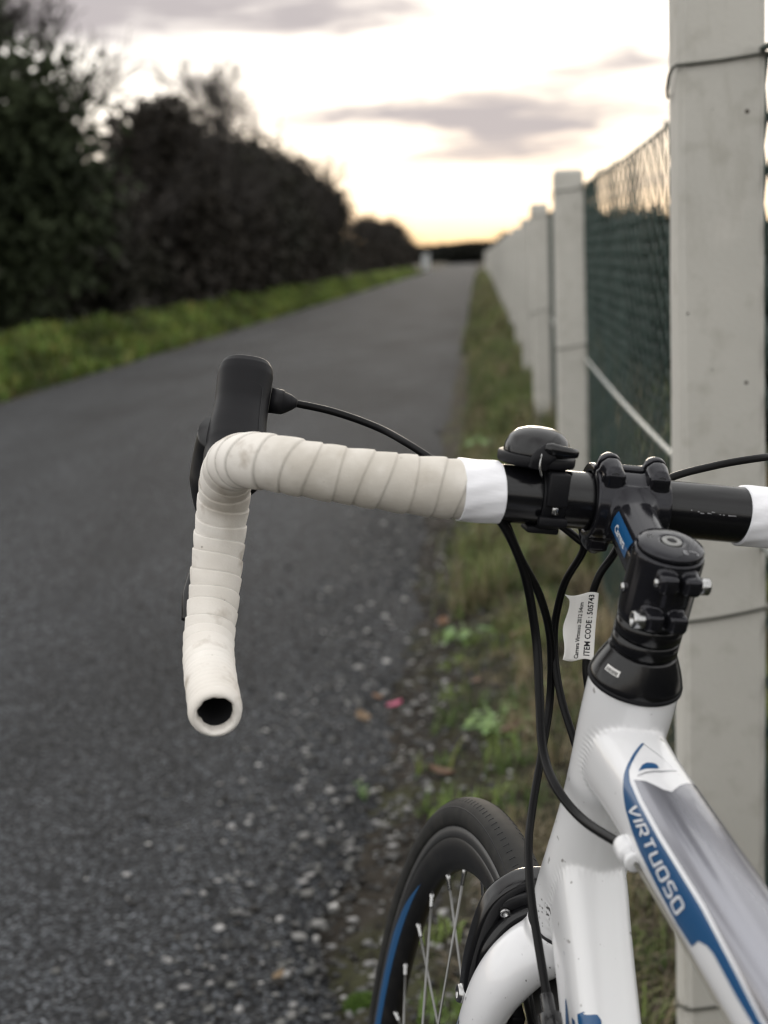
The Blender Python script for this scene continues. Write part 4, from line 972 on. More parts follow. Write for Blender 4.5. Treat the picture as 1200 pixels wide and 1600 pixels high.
# ---- fork
def fork():
    parts = [lathe([(.010, -.030), (.0205, -.026), (.0245, -.016), (.0250, -.004), (.0243, -.0012)], HB, u, 48),
             rbox(HB - .022 * u + .004 * nn, np.array([nn, ll, u]), (.038, .044, .024), .008, 3)]
    for s in (1, -1):
        rel = [(.0, .006, -.016), (.0, .022, -.030), (.001, .0345, -.058), (.003, .0390, -.10), (.008, .0430, -.18), (.022, .0480, -.27), (.040, .0500, -.345), (.045, .0500, -.368)]
        P = cr([HB + a * nn + s * b * ll + c * u for a, b, c in rel], 8)
        t = np.linspace(0, 1, len(P)); fa = np.interp(t, [0, .2, .45, .7, 1], [.020, .0205, .0180, .014, .0085]); wd = np.interp(t, [0, .2, .45, .7, 1], [.016, .0145, .0105, .0085, .006])
        parts.append(sweep(P, np.stack([fa, wd], 1), 32, side=nn, prof=superprof(32, 2.3)))
    V, F_, N = remeshed(join(parts), .0016, 7, .5)
    me = fast_mesh('fork', V, F_); return put('fork', me, m_fork, bike), V, F_
m_fork = mat('white_fork_paint', (.73, .73, .745), .35, coat=.7, var=[((.68, .675, .665), 6, .45, .75), ((.10, .095, .09), 260, .72, .75, 3)])
paint_marks(m_fork, [(HB - .028 * u - .022 * nn - .002 * ll, .030, 330, .62, (.035, .032, .03), .9), (HB - .03 * u - .018 * nn + .02 * ll, .02, 420, .78, (.05, .045, .04), .8)])
fork_o, kV, kF = fork()
obj('headset_gap', lathe([(.0236, -.0016), (.0247, -.0014), (.0247, .0004), (.0236, .0006)], HB, u, 48), m_ink, fork_o)
KB = BVHTree.FromPolygons([Vector(x_) for x_ in kV], [tuple(int(g) for g in f_) for f_ in kF])
for q, (o1, o2) in enumerate(((.0, .0025), (.005, .0068), (.0095, .0108))):
    V, F_ = [], []
    for i, c in enumerate(np.linspace(-.085, -.20, 30)):
        for e_ in (o1, o2):
            o_ = HB + c * u + (np.interp(-c, [.05, .18], [.001, .008])) * nn; tgt = o_ + .040 * ll
            dr = unit(math.cos(.2 + e_ * 60) * ll + math.sin(.2 + e_ * 60) * nn)
            h_ = KB.ray_cast(Vector(tgt + dr * .05), Vector(-dr)); V.append(np.array(h_[0]) + np.array(h_[1]) * .0003 if h_[0] is not None else tgt)
    for i in range(29): F_.append((2 * i, 2 * i + 1, 2 * i + 3, 2 * i + 2))
    obj('stripe', (np.array(V), F_), (m_ink, m_blue, m_ink)[q], fork_o)

# ---- front brake caliper
def BR(a, b, c): return HB + a * nn + (b * .80) * ll + (c - .019) * u
cal = obj('brake_caliper', sweep(cr([BR(.040, -.030, .0), BR(.042, -.012, .011), BR(.042, .012, .012), BR(.041, .030, .008), BR(.038, .0445, -.006), BR(.030, .0520, -.036), BR(.024, .053, -.060)], 8), np.stack([np.full(49, .0075), np.interp(np.linspace(0, 1, 49), [0, .3, .7, 1], [.005, .0062, .0058, .0045])], 1), 32, side=nn, prof=superprof(32, 5.5)), m_gloss, bike)
obj('brake_arm', sweep(cr([BR(.030, -.016, -.006), BR(.032, .008, -.001), BR(.031, .030, -.010), BR(.026, .043, -.026), BR(.022, .046, -.046)], 8), np.stack([np.full(33, .0065), np.full(33, .0058)], 1), 24, side=nn, prof=superprof(24, 3.2)), m_gloss, cal)
obj('brake_arm', sweep(cr([BR(.040, .02, .010), BR(.041, -.020, .008), BR(.036, -.046, -.014), BR(.026, -.050, -.050)], 8), np.stack([np.full(25, .0075), np.full(25, .0065)], 1), 24, side=nn, prof=superprof(24, 3.2)), m_gloss, cal)
obj('arm_plate', sweep(cr([BR(.0335, .046, -.014), BR(.0335, .034, -.001), BR(.0335, .018, .006), BR(.0335, .004, .007)], 6), np.stack([np.full(19, .0018), np.interp(np.linspace(0, 1, 19), [0, .15, 1], [.002, .0048, .0048])], 1), 16, side=nn, prof=superprof(16, 3)), m_black, cal)
obj('bolt', lathe([(.0034, 0), (.0034, .0025), (.0028, .003), (.0018, .0028), (.0017, .0012)], BR(.032, .036, -.004), -nn, 20), m_steel, cal)
obj('brake_pad', rbox(BR(.022, .0165 + .004, -.060), np.array([nn, ll, u]), (.050, .009, .011), .002), m_rub, cal)
obj('pad_holder', rbox(BR(.022, .030, -.060), np.array([nn, ll, u]), (.040, .012, .013), .003), m_black, cal)
obj('bolt', lathe([(.002, -.012), (.006, -.010), (.006, .004), (.0052, .006), (.003, .0062), (.0028, .004)], BR(.022, .054, -.060), ll, 20), m_steel, cal)
obj('pivot_nut', lathe([(.0055, 0), (.0055, .004), (.004, .005)], BR(.012, .040, -.026), -nn, 20), m_steel, cal)

# ---- headset, spacers, stem
hs_ = obj('headset_cover', lathe([(.0235, .0), (.0247, .0006), (.0249, .0025), (.0243, .0045), (.0225, .0095), (.0200, .0150), (.0184, .0185), (.0179, .0195)], HT, u, 72), m_gloss, bike)
obj('seal_ring', lathe([(.0244, -.0012), (.02535, -.0008), (.02535, .0012), (.0246, .0016)], HT, u, 72), m_rub, hs_)
V, F_ = [], []
for i in range(9):
    a = math.radians(112 + i * 3.0)
    # small bar-code sticker on the cover, left rear
    dr = math.cos(a) * nn + math.sin(a) * ll
    for h_, r_ in ((.0100, .02255), (.0130, .02115)): V.append(HT + dr * (r_ + .0002) + u * h_)
for i in range(8): F_.append((2 * i, 2 * i + 2, 2 * i + 3, 2 * i + 1))
stk = obj('sticker', (np.array(V), F_), m_paper, hs_)
V, F_ = [], []
for i in range(26):
    a0_ = 114 + i * .8; a1_ = a0_ + (.5 if i % 3 else .25)
    if i % 7 == 4: continue
    for a in (a0_, a1_):
        dr = math.cos(rad_(a)) * nn + math.sin(rad_(a)) * ll
        for h_, r_ in ((.0105, .02255 - .00023), (.0122, .02115 + .00037)): V.append(HT + dr * (r_ + .0005) + u * h_)
    q = len(V) - 4; F_.append((q, q + 1, q + 3, q + 2))
bars = obj('bar_code', (np.array(V), F_), m_ink, hs_, False); bars['kind'] = 'stuff'
z0 = .0195
for hgt in (.0095, .0095):
    sp_ = obj('spacer', lathe([(.0170, z0 + .0001), (.0178, z0 + .0006), (.0178, z0 + hgt - .0006), (.0170, z0 + hgt - .0001)], HT, u, 64), m_gloss, bike); z0 += hgt
def stem_shape():
    NS = np.array([sdv, ll, supv]); parts = []
    parts.append(lathe([(.0172, -.0198), (.0183, -.0190), (.0186, -.016), (.0186, .016), (.0183, .0190), (.0172, .0198)], ST, u, 56))
    P = np.linspace(ST + sdv * .004, CB - sdv * .012, 20); t = np.linspace(0, 1, 20)
    parts.append(sweep(P, np.stack([np.interp(t, [0, .3, 1], [.0138, .0130, .0130]), np.interp(t, [0, .3, 1], [.0150, .0138, .0140])], 1), 48, side=ll, prof=superprof(48, 2.5)))
    # rear half of the bar clamp
    th = np.linspace(math.pi * .5, math.pi * 1.5, 25); prof = [(math.cos(a) * .0208, math.sin(a) * .0208) for a in th] + [(math.cos(a) * .0161, math.sin(a) * .0161) for a in th[::-1]]
    V, F_ = [], []; k = len(prof)
    for w_ in np.linspace(-.0212, .0212, 9):
        for a, b in prof: V.append(CB + sdv * (a - .0008) + supv * b + ll * w_)
    for i in range(8):
        for j in range(k): F_.append((i * k + j, i * k + (j + 1) % k, (i + 1) * k + (j + 1) % k, (i + 1) * k + j))
    m2 = 8 * k
    for base, fl in ((0, 1), (m2, -1)):
        for j in range(24): F_.append((base + j, base + j + 1, base + k - 2 - j, base + k - 1 - j)[::fl])
    parts.append((np.array(V), F_))
    for su in (1, -1):
        for sl in (1, -1):
            parts.append(lathe([(.0030, -.0120), (.0056, -.0100), (.0066, -.0045), (.0068, -.0008)], CB + ll * sl * .0132 + supv * su * .0222, sdv, 24))
            parts.append(rbox(CB + ll * sl * .0128 + supv * su * .0190 - sdv * .0075, NS, (.0120, .0125, .012), .002))
    P = np.linspace(CB - sdv * .030, CB - sdv * .0125, 10); t = np.linspace(0, 1, 10) ** 2.2
    parts.append(sweep(P, np.stack([.0122 + .0078 * t, .0130 + .0062 * t], 1), 40, side=ll, prof=superprof(40, 2.6)))
    # split clamp bosses at the back
    for hgt, w_, o_ in ((.0110, .0225, -.0015), (-.0110, .0235, .0010)):
        for s in (1, -1):
            parts.append(rbox(ST + u * hgt - nn * .0180 + ll * (o_ + s * (w_ / 4 + .0005)), np.array([nn, ll, u]), (.0150, w_ / 2 - .0010, .0105), .0028, 3))
    return join(parts)
V, F_, N = remeshed(stem_shape(), .0008, 7, .5)
stem_o = put('stem', fast_mesh('stem', V, F_), m_anod, bike)
def faceplate():
    parts = []
    th = np.linspace(-math.pi * .5, math.pi * .5, 25); prof = [(math.cos(a) * .0210, math.sin(a) * .0210) for a in th] + [(math.cos(a) * .0161, math.sin(a) * .0161) for a in th[::-1]]
    V, F_ = [], []; k = len(prof)
    for w_ in np.linspace(-.0212, .0212, 9):
        for a, b in prof: V.append(CB + sdv * (a + .0012) + supv * b + ll * w_)
    for i in range(8):
        for j in range(k): F_.append((i * k + j, i * k + (j + 1) % k, (i + 1) * k + (j + 1) % k, (i + 1) * k + j))
    for base, fl in ((0, 1), (8 * k, -1)):
        for j in range(24): F_.append((base + j, base + j + 1, base + k - 2 - j, base + k - 1 - j)[::fl])
    parts.append((np.array(V), F_))
    for su in (1, -1):
        for sl in (1, -1): parts.append(lathe([(.0068, .0008), (.0068, .004), (.0060, .0062), (.0040, .0074)], CB + ll * sl * .0132 + supv * su * .0225, sdv, 24))
    for su in (1, -1): parts.append(rbox(CB + supv * su * .0195 + sdv * .004, np.array([sdv, ll, supv]), (.006, .030, .005), .0015))
    return join(parts)
V, F_, N = remeshed(faceplate(), .0008, 4, .5)
obj('faceplate', (V, F_), m_anod, stem_o)
for sl in (1, -1): obj('bolt_hole', lathe([(.0024, -.0008), (.0028, .0001), (.0028, .0006)], CB + ll * sl * .0132 + supv * .0228 - sdv * .0122, -sdv, 20), m_ink, stem_o)
obj('clamp_bolt', lathe([(.0040, 0), (.0044, .0006), (.0044, .0042), (.0040, .0050), (.0024, .0050), (.0022, .003)], ST + u * .0110 - nn * .0205 - ll * .0120, -ll, 20), m_steel, stem_o)
obj('clamp_bolt', lathe([(.0044, 0), (.0048, .0006), (.0048, .0052), (.0044, .0062), (.0026, .0062), (.0024, .004)], ST - u * .0110 - nn * .0205 + ll * .0120, ll, 20), m_steel, stem_o)
obj('bolt_tip', lathe([(.0022, 0), (.0022, .0022), (.0015, .0026)], ST + u * .0110 - nn * .0205 + ll * .0092, ll, 16), m_steel, stem_o)
obj('bolt_tip', lathe([(.0024, 0), (.0024, .0022), (.0016, .0026)], ST - u * .004 + nn * .0 + ll * .0180, ll, 16), m_steel, stem_o)
# blue badge on the left flank of the stem
STV = BVHTree.FromPolygons([v_.co for v_ in stem_o.data.vertices], [tuple(p_.vertices) for p_ in stem_o.data.polygons])
def on_stem(t, phi, off=.0003):
    c = ST + sdv * t; dr = math.cos(phi) * ll + math.sin(phi) * supv
    h_ = STV.ray_cast(Vector(c + dr * .05), Vector(-dr)); 
    return (np.array(h_[0]) + np.array(h_[1]) * off) if h_[0] is not None else c + dr * .016
def stem_strip(t0, t1, p0, p1, nt=30, na=8, off=.0003, skew=0.):
    V = [on_stem(t0 + (t1 - t0) * i / nt + skew * j / na, p0 + (p1 - p0) * j / na, off) for i in range(nt + 1) for j in range(na + 1)]
    return np.array(V), [(i * (na + 1) + j, i * (na + 1) + j + 1, (i + 1) * (na + 1) + j + 1, (i + 1) * (na + 1) + j) for i in range(nt) for j in range(na)]
obj('badge', stem_strip(.024, .056, rad_(-5), rad_(40)), m_blue, stem_o)['label'] = 'blue badge on the left side of the stem'
cap = obj('top_cap', lathe([(.0165, .0200), (.0174, .0206), (.0175, .0218), (.0168, .0232), (.0130, .0243), (.0075, .0248), (.0066, .0248), (.0062, .0236), (.0002, .0235)], ST, u, 64), m_anod, bike)
obj('cap_bolt', lathe([(.0052, .0236), (.0054, .0246), (.0048, .0252), (.0027, .0252), (.0026, .0242)], ST, u, 28), m_spoke, cap)
obj('hex_socket', lathe([(.0028, .0249), (.0002, .02492)], ST, u, 6), m_ink, cap)
capf = lambda cx, cy, sx: (lambda a, b: ST + u * (.0238 + .0004) + (-ll) * (cx + sx * (a - .3)) + nn * (cy + sx * (b - .5)) + u * (-.0008))
E3 = [[(.6, 1), (0, 1), (0, 0), (.6, 0)], [(0, .5), (.5, .5)]]
def cap_pt(a, b, cx, cy, s):
    x_ = cx + s * a; y_ = cy + s * b; r = math.hypot(x_, y_); h_ = np.interp(r, [.0066, .0075, .0130, .0168, .0175], [.0248, .0248, .0243, .0232, .0218])
    return ST + u * (h_ + .0002) - ll * x_ + nn * y_
obj('print', ribbons([[(0, 0), (0, 1), (.7, 1)], [(0, .5), (.6, .5)], [(0, 0), (.7, 0)], [(1.0, 1), (2.4, 1), (2.8, .6), (2.4, .2)]], .28, lambda a, b: cap_pt(a, b, .0035, -.0125, .0028), .2), m_print, cap, False)
obj('print', ribbons([[(0, 0), (0, 1), (.7, 1), (.9, .6), (.7, .2)]], .22, lambda a, b: cap_pt(a, b, -.0115, .003, .003), .2), m_track, cap, False)
# badge lettering from the built-in font, laid on the flank
def text_mesh(s, size):
    c = bpy.data.curves.new('txt', 'FONT'); c.body = s; c.size = size; c.resolution_u = 2; c.offset = size * .022
    o = bpy.data.objects.new('txt', c); COL.objects.link(o); dg = bpy.context.evaluated_depsgraph_get(); e = o.evaluated_get(dg); em = e.to_mesh()
    V = np.array([v_.co for v_ in em.vertices]); F_ = [tuple(p_.vertices) for p_ in em.polygons]; e.to_mesh_clear(); bpy.data.objects.remove(o); bpy.data.curves.remove(c)
    return V, F_
tV, tF = text_mesh('Carrera', .0075)
w_ = tV[:, 0].max()
obj('lettering', (np.array([on_stem(.029 + .020 * (w_ - x_) / w_, rad_(6) + y_ / .016, .0006) for x_, y_, _ in tV]), tF), m_wdec, stem_o, False)

# ---- handlebar with tape
def bar_path(s):
    rel = [(0, 0, 0), (.06, 0, 0), (.12, .000, .000), (.170, .003, .0020), (.200, .0130, .0030), (.2130, .0350, -.002), (.2165, .0560, -.013), (.2165, .0680, -.033), (.2165, .0690, -.060), (.2170, .0590, -.088), (.2185, .0420, -.1090), (.2180, .0140, -.1190), (.2170, -.0180, -.1235), (.2165, -.0320, -.1255)]
    P = cr([CB + s * a * ll + b * nb + c * ub for a, b, c in rel], 24)
    return resample(P, .0005)
m_tape = mat('bar_tape_cloth', (.80, .765, .715), .78, spec=.25, var=[((.69, .65, .595), 22, .40, .66), ((.42, .37, .315), 48, .58, .74), ((.20, .165, .13), 130, .72, .78, 2)], bump=(800, .25, .0006), vcol='lap_tone')
m_ftape = mat('finishing_tape', (.80, .80, .83), .45, spec=.4, bump=(90, .35, .0012))
def ftape_mat():
    t = m_ftape.node_tree; mp = nd(t, 'ShaderNodeMapping'); mp.inputs['Scale'].default_value = (3.0, .6, 3.0)
    n = [x_ for x_ in t.nodes if x_.type == 'TEX_NOISE'][0]; co = [x_ for x_ in t.nodes if x_.type == 'TEX_COORD'][0]
    t.links.new(co.outputs['Object'], mp.inputs['Vector']); t.links.new(mp.outputs[0], n.inputs['Vector'])
ftape_mat()
def tape_marks(M):
    t = M.node_tree; b = t.nodes['Principled BSDF']; src = b.inputs['Base Color'].links[0].from_socket
    co = nd(t, 'ShaderNodeTexCoord'); nz_ = nd(t, 'ShaderNodeTexNoise'); nz_.inputs['Scale'].default_value = 70
    t.links.new(co.outputs['Object'], nz_.inputs['Vector'])
    for (c_, r_, col_, am) in TAPE_MARKS:
        d = nd(t, 'ShaderNodeVectorMath', operation='DISTANCE'); d.inputs[1].default_value = tuple(c_); t.links.new(co.outputs['Object'], d.inputs[0])
        a = nd(t, 'ShaderNodeMath', operation='MULTIPLY_ADD'); t.links.new(nz_.outputs['Fac'], a.inputs[0]); a.inputs[1].default_value = r_ * 1.3; t.links.new(d.outputs['Value'], a.inputs[2])
        mr_ = nd(t, 'ShaderNodeMapRange'); mr_.inputs['From Min'].default_value = r_ * 1.9; mr_.inputs['From Max'].default_value = r_ * .9; mr_.inputs['To Max'].default_value = am
        t.links.new(a.outputs[0], mr_.inputs['Value'])
        mx = nd(t, 'ShaderNodeMixRGB'); t.links.new(mr_.outputs[0], mx.inputs['Fac']); t.links.new(src, mx.inputs[1]); mx.inputs[2].default_value = (*col_, 1); src = mx.outputs[0]
    t.links.new(src, b.inputs['Base Color'])
TAPE_MARKS = [(CB + .205 * ll + .020 * nb + .010 * ub, .007, (.20, .145, .10), .8), (CB + .197 * ll + .010 * nb + .008 * ub, .006, (.26, .20, .15), .6), (CB + .212 * ll + .045 * nb - .03 * ub, .022, (.34, .30, .25), .7), (CB + .18 * ll - .004 * nb + .006 * ub, .012, (.42, .38, .33), .6), (CB + .10 * ll - .012 * nb - .014 * ub, .022, (.40, .37, .325), .7), (CB + .13 * ll - .010 * nb - .012 * ub, .024, (.42, .39, .34), .7), (CB + .16 * ll - .010 * nb - .008 * ub, .024, (.43, .40, .35), .65), (CB + .185 * ll + .002 * nb - .008 * ub, .02, (.40, .37, .32), .6), (CB + .12 * ll - .006 * nb + .004 * ub, .05, (.50, .465, .41), .7), (CB + .17 * ll - .004 * nb + .004 * ub, .045, (.48, .445, .39), .6)]  # brown stains at the bend; wider patches darken the tops and their underside
tape_marks(m_tape)
bar_o = None
for s in (1, -1):
    P, S_ = bar_path(s); Ls = S_[-1]
    inner = np.interp(S_, [0, .075, .10, .16, Ls], [.0159, .0159, .0145, .0120, .0119])
    k1 = len(P) - 26
    V, F_ = sweep(P[:k1:6], inner[:k1:6], 40, cap=False)
    if s == 1: bar_o = obj('handlebar', (V, F_), m_gloss, bike)
    else: obj('handlebar_half', (V, F_), m_gloss, bar_o)
    # plug-less bore at the end
    ts = .0945 if s == 1 else .0900; fs = .0720 if s == 1 else .0680
    i0 = np.searchsorted(S_, ts - .004); Pt, St = P[i0:], S_[i0:]
    R_ = np.interp(St, [0, .10, .16, .20, .30, Ls - .02, Ls], [.0161, .0161, .0148, .0149, .0143, .0135, .0137])
    pitch = np.interp(St, [0, .12, .20, .28, Ls - .07, Ls - .05, Ls], [.0138, .0138, .0128, .0108, .0098, .0055, .0050])
    ph = np.cumsum(1 / pitch) * .0005
    seg = 60; th = np.linspace(0, 2 * np.pi, seg, endpoint=False)
    wob = .14 * np.sin(ph * 2.1 + .7 * np.sin(ph * .9))[:, None] * np.sin(th + 1)[None] + .04 * np.sin(2 * th + 2)[None]
    fr = (ph[:, None] + s * th[None] / (2 * np.pi) + wob) % 1.0
    saw = .00085 * np.clip((1 - fr) / .9, 0, 1) ** .8 * np.clip(fr / .05, 0, 1) + .00018 * np.sin(fr * np.pi)
    rr = R_[:, None] + saw + .00012 * np.sin(St[:, None] * 310 + 2 * th[None])
    T, B_, C_ = frames(Pt); V, F_ = sweep(Pt, rr, seg, cap=False)
    # roll the last turn over the end of the bar, leaving a ragged hole
    e_ = T[-1]; ends = []; rag = .00025 * np.sin(5 * th + 1) + .0002 * np.sin(11 * th) + .0003 * np.sin(3 * th)
    for off, r_, k_ in ((.0022, .0137, 0), (.0038, .0128, .1), (.0045, .0116, .3), (.0043, .0105, .8), (.0032, .0098, 1), (.0010, .0095, 1), (-.003, .0094, .6), (-.010, .0094, 0)):
        q = (r_ + rag * k_)[:, None]; ends.append(Pt[-1] + e_ * off + q * (np.cos(th)[:, None] * B_[-1] + np.sin(th)[:, None] * C_[-1]))
    V = np.vstack([V] + ends); n0 = len(Pt); Fx = []
    for i in range(n0 - 1, n0 + len(ends) - 1):
        j = np.arange(seg); j2 = (j + 1) % seg; Fx.append(np.stack([i * seg + j, i * seg + j2, (i + 1) * seg + j2, (i + 1) * seg + j], 1))
    tp = obj('bar_tape', (V, np.vstack([F_] + Fx)), m_tape, bar_o)
    wf = np.clip(.00042 / pitch, .03, .1)[:, None]
    lap = np.ones(len(V)); lap[:n0 * seg] = (1 - .38 * np.exp(-((fr - 0) / wf) ** 2) - .38 * np.exp(-((1 - fr) / wf) ** 2) - .10 * fr * (St[:, None] < .25)).ravel()  # colour only: tape darker along both sides of each overlap step
    setcol(tp.data, np.stack([lap, lap * (.985 + .015 * lap), lap * (.96 + .04 * lap)], 1), 'lap_tone')
    bore = lathe([(.0092, -.002), (.0088, -.012), (.0086, -.060), (.0001, -.061)], Pt[-1], e_, 40, cap=False); obj('bar_bore', bore, m_ink, tp)
    # glossy white finishing tape
    i0, i1 = np.searchsorted(S_, fs), np.searchsorted(S_, ts); Pf = P[i0:i1 + 2]; n_ = len(Pf)
    tw = np.linspace(0, 1, n_); edge = .0173 + .0001 * np.sin(th[None] * 3 + tw[:, None] * 9) + .00022 * np.sin(th[None] * 11 + tw[:, None] * 5)
    edge[0] = .0160; edge[-1] = .0166
    V, F_ = sweep(Pf, edge, seg, cap=False)
    # the tape's edges are cut slightly askew
    sk = (.0016 * np.sin(th + .6)); V = V.reshape(n_, seg, 3) + (ll * s)[None, None] * (sk[None, :, None] * np.abs(2 * tw - 1)[:, None, None]); V = V.reshape(-1, 3)
    obj('finishing_tape', (V, F_), m_ftape, bar_o)
# scuffed print on the bare bar right of the stem
for k in range(14):
    a = rad_(100 + rnd.uniform(-3, 3)); w0 = .034 + k * .0021; 
    dr = math.cos(a) * ub * 0 + (-math.cos(rad_(8)) * nb + math.sin(rad_(8)) * ub); L_ = rnd.uniform(.0004, .0018); z_ = rnd.uniform(-.0006, .0006)
    c = CB - ll * w0 + dr * .01602; t_ = np.cross(ll, dr)
    if k % 3 == 1: continue
    obj('scratch', (np.array([c - ll * L_ + t_ * (z_ - .0002), c + ll * L_ + t_ * (z_ - .0003), c + ll * L_ + t_ * (z_ + .0004), c - ll * L_ + t_ * (z_ + .0002)]), [(0, 1, 2, 3)]), m_print, bar_o, False)

# ---- shift and brake levers
def BP(a, b, c, s=1): return CB + s * a * ll + b * nb + c * ub
for s in (1, -1):
    P = cr([BP(.2130, .068, -.014, s), BP(.2120, .080, -.006, s), BP(.2110, .092, .006, s), BP(.2095, .102, .017, s), BP(.2085, .109, .0285, s), BP(.2080, .1135, .037, s), BP(.2078, .1160, .0415, s), BP(.2077, .1175, .0438, s), BP(.2076, .118, .0447, s)], 8)
    t = np.linspace(0, 1, len(P)); w_ = np.interp(t, [0, .15, .30, .42, .52, .62, .72, .80, .88, .95, 1], [.0172, .0183, .0166, .0160, .0163, .0166, .0160, .0146, .0118, .0075, .001]); d_ = np.interp(t, [0, .15, .30, .42, .52, .62, .72, .80, .88, .95, 1], [.0190, .0200, .0184, .0176, .0178, .0180, .0172, .0152, .0120, .0075, .001])
    HV = sweep(P, np.stack([w_, d_], 1), 40, side=ll, prof=superprof(40, 2.7))
    hood = obj('lever_hood', HV, m_rub, bar_o)
    HB_ = BVHTree.FromPolygons([Vector(x_) for x_ in HV[0]], [tuple(int(g_) for g_ in f_) for f_ in HV[1]])
    def on_hood(a, b):      # a across (towards the stem), b along the hood
        c = BP(.2090 - a, .098 + .013 * b, .010 + .030 * b, s); h_ = HB_.ray_cast(Vector(c - nb * .06 + ub * .02), Vector(nb * .95 - ub * .31))
        return np.array(h_[0]) + np.array(h_[1]) * .0002 if h_[0] is not None else c
    obj('cover_seam', ribbons([[(-.0150, .72), (-.008, .735), (.004, .735), (.0085, .71), (.0105, .64), (.0102, .45), (.0095, .2), (.009, -.1), (.009, -.3)]], .0006, on_hood, .0015), m_ink, hood, False)
    # seam of the hood cover on its rear face
    # clamp body under the bar
    obj('lever_body', sweep(cr([BP(.2150, .084, .006, s), BP(.2160, .098, -.014, s), BP(.2160, .102, -.036, s), BP(.215, .106, -.050, s)], 6), np.stack([np.interp(np.linspace(0, 1, 19), [0, .5, 1], [.0192, .0196, .012]), np.interp(np.linspace(0, 1, 19), [0, .5, 1], [.017, .018, .010])], 1), 32, side=ll), m_black, hood)
    obj('brake_lever', sweep(cr([BP(.213, .112, .028, s), BP(.216, .122, .004, s), BP(.2155, .121, -.030, s), BP(.2190, .112, -.066, s), BP(.2255, .100, -.096, s), BP(.2285, .096, -.112, s)], 8), np.stack([np.interp(np.linspace(0, 1, 41), [0, .2, .8, 1], [.009, .0085, .0075, .004]), np.interp(np.linspace(0, 1, 41), [0, 1], [.007, .0035])], 1), 24, side=ll), m_gloss, hood)
    obj('shift_lever', sweep(cr([BP(.208, .112, .012, s), BP(.205, .112, -.012, s), BP(.204, .106, -.036, s)], 8), np.stack([np.full(17, .006), np.full(17, .004)], 1), 20, side=ll), m_gloss, hood)
    obj('cable_nub', sweep(np.array([BP(.1920, .108, .0255, s), BP(.1845, .1075, .0250, s), BP(.1835, .1075, .0250, s), BP(.179, .1065, .0255, s), BP(.176, .1060, .0255, s)]), np.array([.0078, .0074, .0066, .0045, .0024]), 24), m_rub, hood)

# ---- bell
BC = BP(.0525, .003, .0178)
bell = obj('bell', lathe([(.0186, .0045), (.0187, .0065), (.0182, .0100), (.0161, .0146), (.0122, .0180), (.0069, .0199), (.0001, .0203)], BC, ub, 64), m_gloss, bike)
bell['label'] = 'black dome bell on the handlebar'
obj('base_ring', lathe([(.0168, -.0010), (.0210, .0), (.0216, .0012), (.0216, .0048), (.0210, .0056), (.0188, .0058)], BC, ub, 64), m_rub, bell)
BX = np.array([ll, nb, ub])
obj('strap', sweep(np.array([CB + ll * .0440 + .0172 * (math.cos(a) * nb + math.sin(a) * ub) for a in np.linspace(0, 2 * math.pi, 49)]), np.stack([np.full(49, .0065), np.full(49, .0013)], 1), 16, side=ll, prof=superprof(16, 4)), m_rub, bell)
obj('bracket', rbox(CB + ll * .0440 - nb * .0178 + ub * .0075, BX, (.0115, .0085, .0185), .0012), m_rub, bell)
obj('bracket_screw', lathe([(.0019, 0), (.0021, .0006), (.0021, .0038), (.0016, .0044)], CB + ll * .0440 - nb * .0190 - ub * .0018, -ub, 16), m_steel, bell)
obj('bracket_block', rbox(CB + ll * .0440 - nb * .0165 - ub * .0105, BX, (.0160, .0060, .0050), .001), m_rub, bell)
obj('strap_base', rbox(CB + ll * .046 - ub * .0175, BX, (.018, .016, .0040), .0012), m_rub, bell)
hm = BC + ub * .0095 - nb * .0188 - ll * .004
obj('striker_arm', sweep(cr([BC - nb * .0205 + ub * .000 + ll * .004, BC - nb * .0215 + ub * .0055 + ll * .003, hm - nb * .0015 + ub * .0005 + ll * .002], 6), np.stack([np.full(13, .0052), np.full(13, .0022)], 1), 16, side=ll, prof=superprof(16, 3)), m_rub, bell)
obj('striker', sweep(cr([hm + ll * .0055 - nb * .002 + ub * .0025, hm - nb * .003 + ub * .0015, hm - ll * .0090 - nb * .0005 + ub * .0005, hm - ll * .0135 + nb * .003], 6), np.stack([np.interp(np.linspace(0, 1, 19), [0, .2, 1], [.0022, .0036, .0026]), np.interp(np.linspace(0, 1, 19), [0, .2, 1], [.002, .0028, .002])], 1), 16, side=ub), m_gloss, bell)
obj('striker_spring', sweep(cr([hm + ll * .0075 - nb * .004 - ub * .001, hm + ll * .0078 - nb * .005 - ub * .008, hm + ll * .006 - nb * .005 - ub * .013], 6), .0006, 8), m_steel, bell)

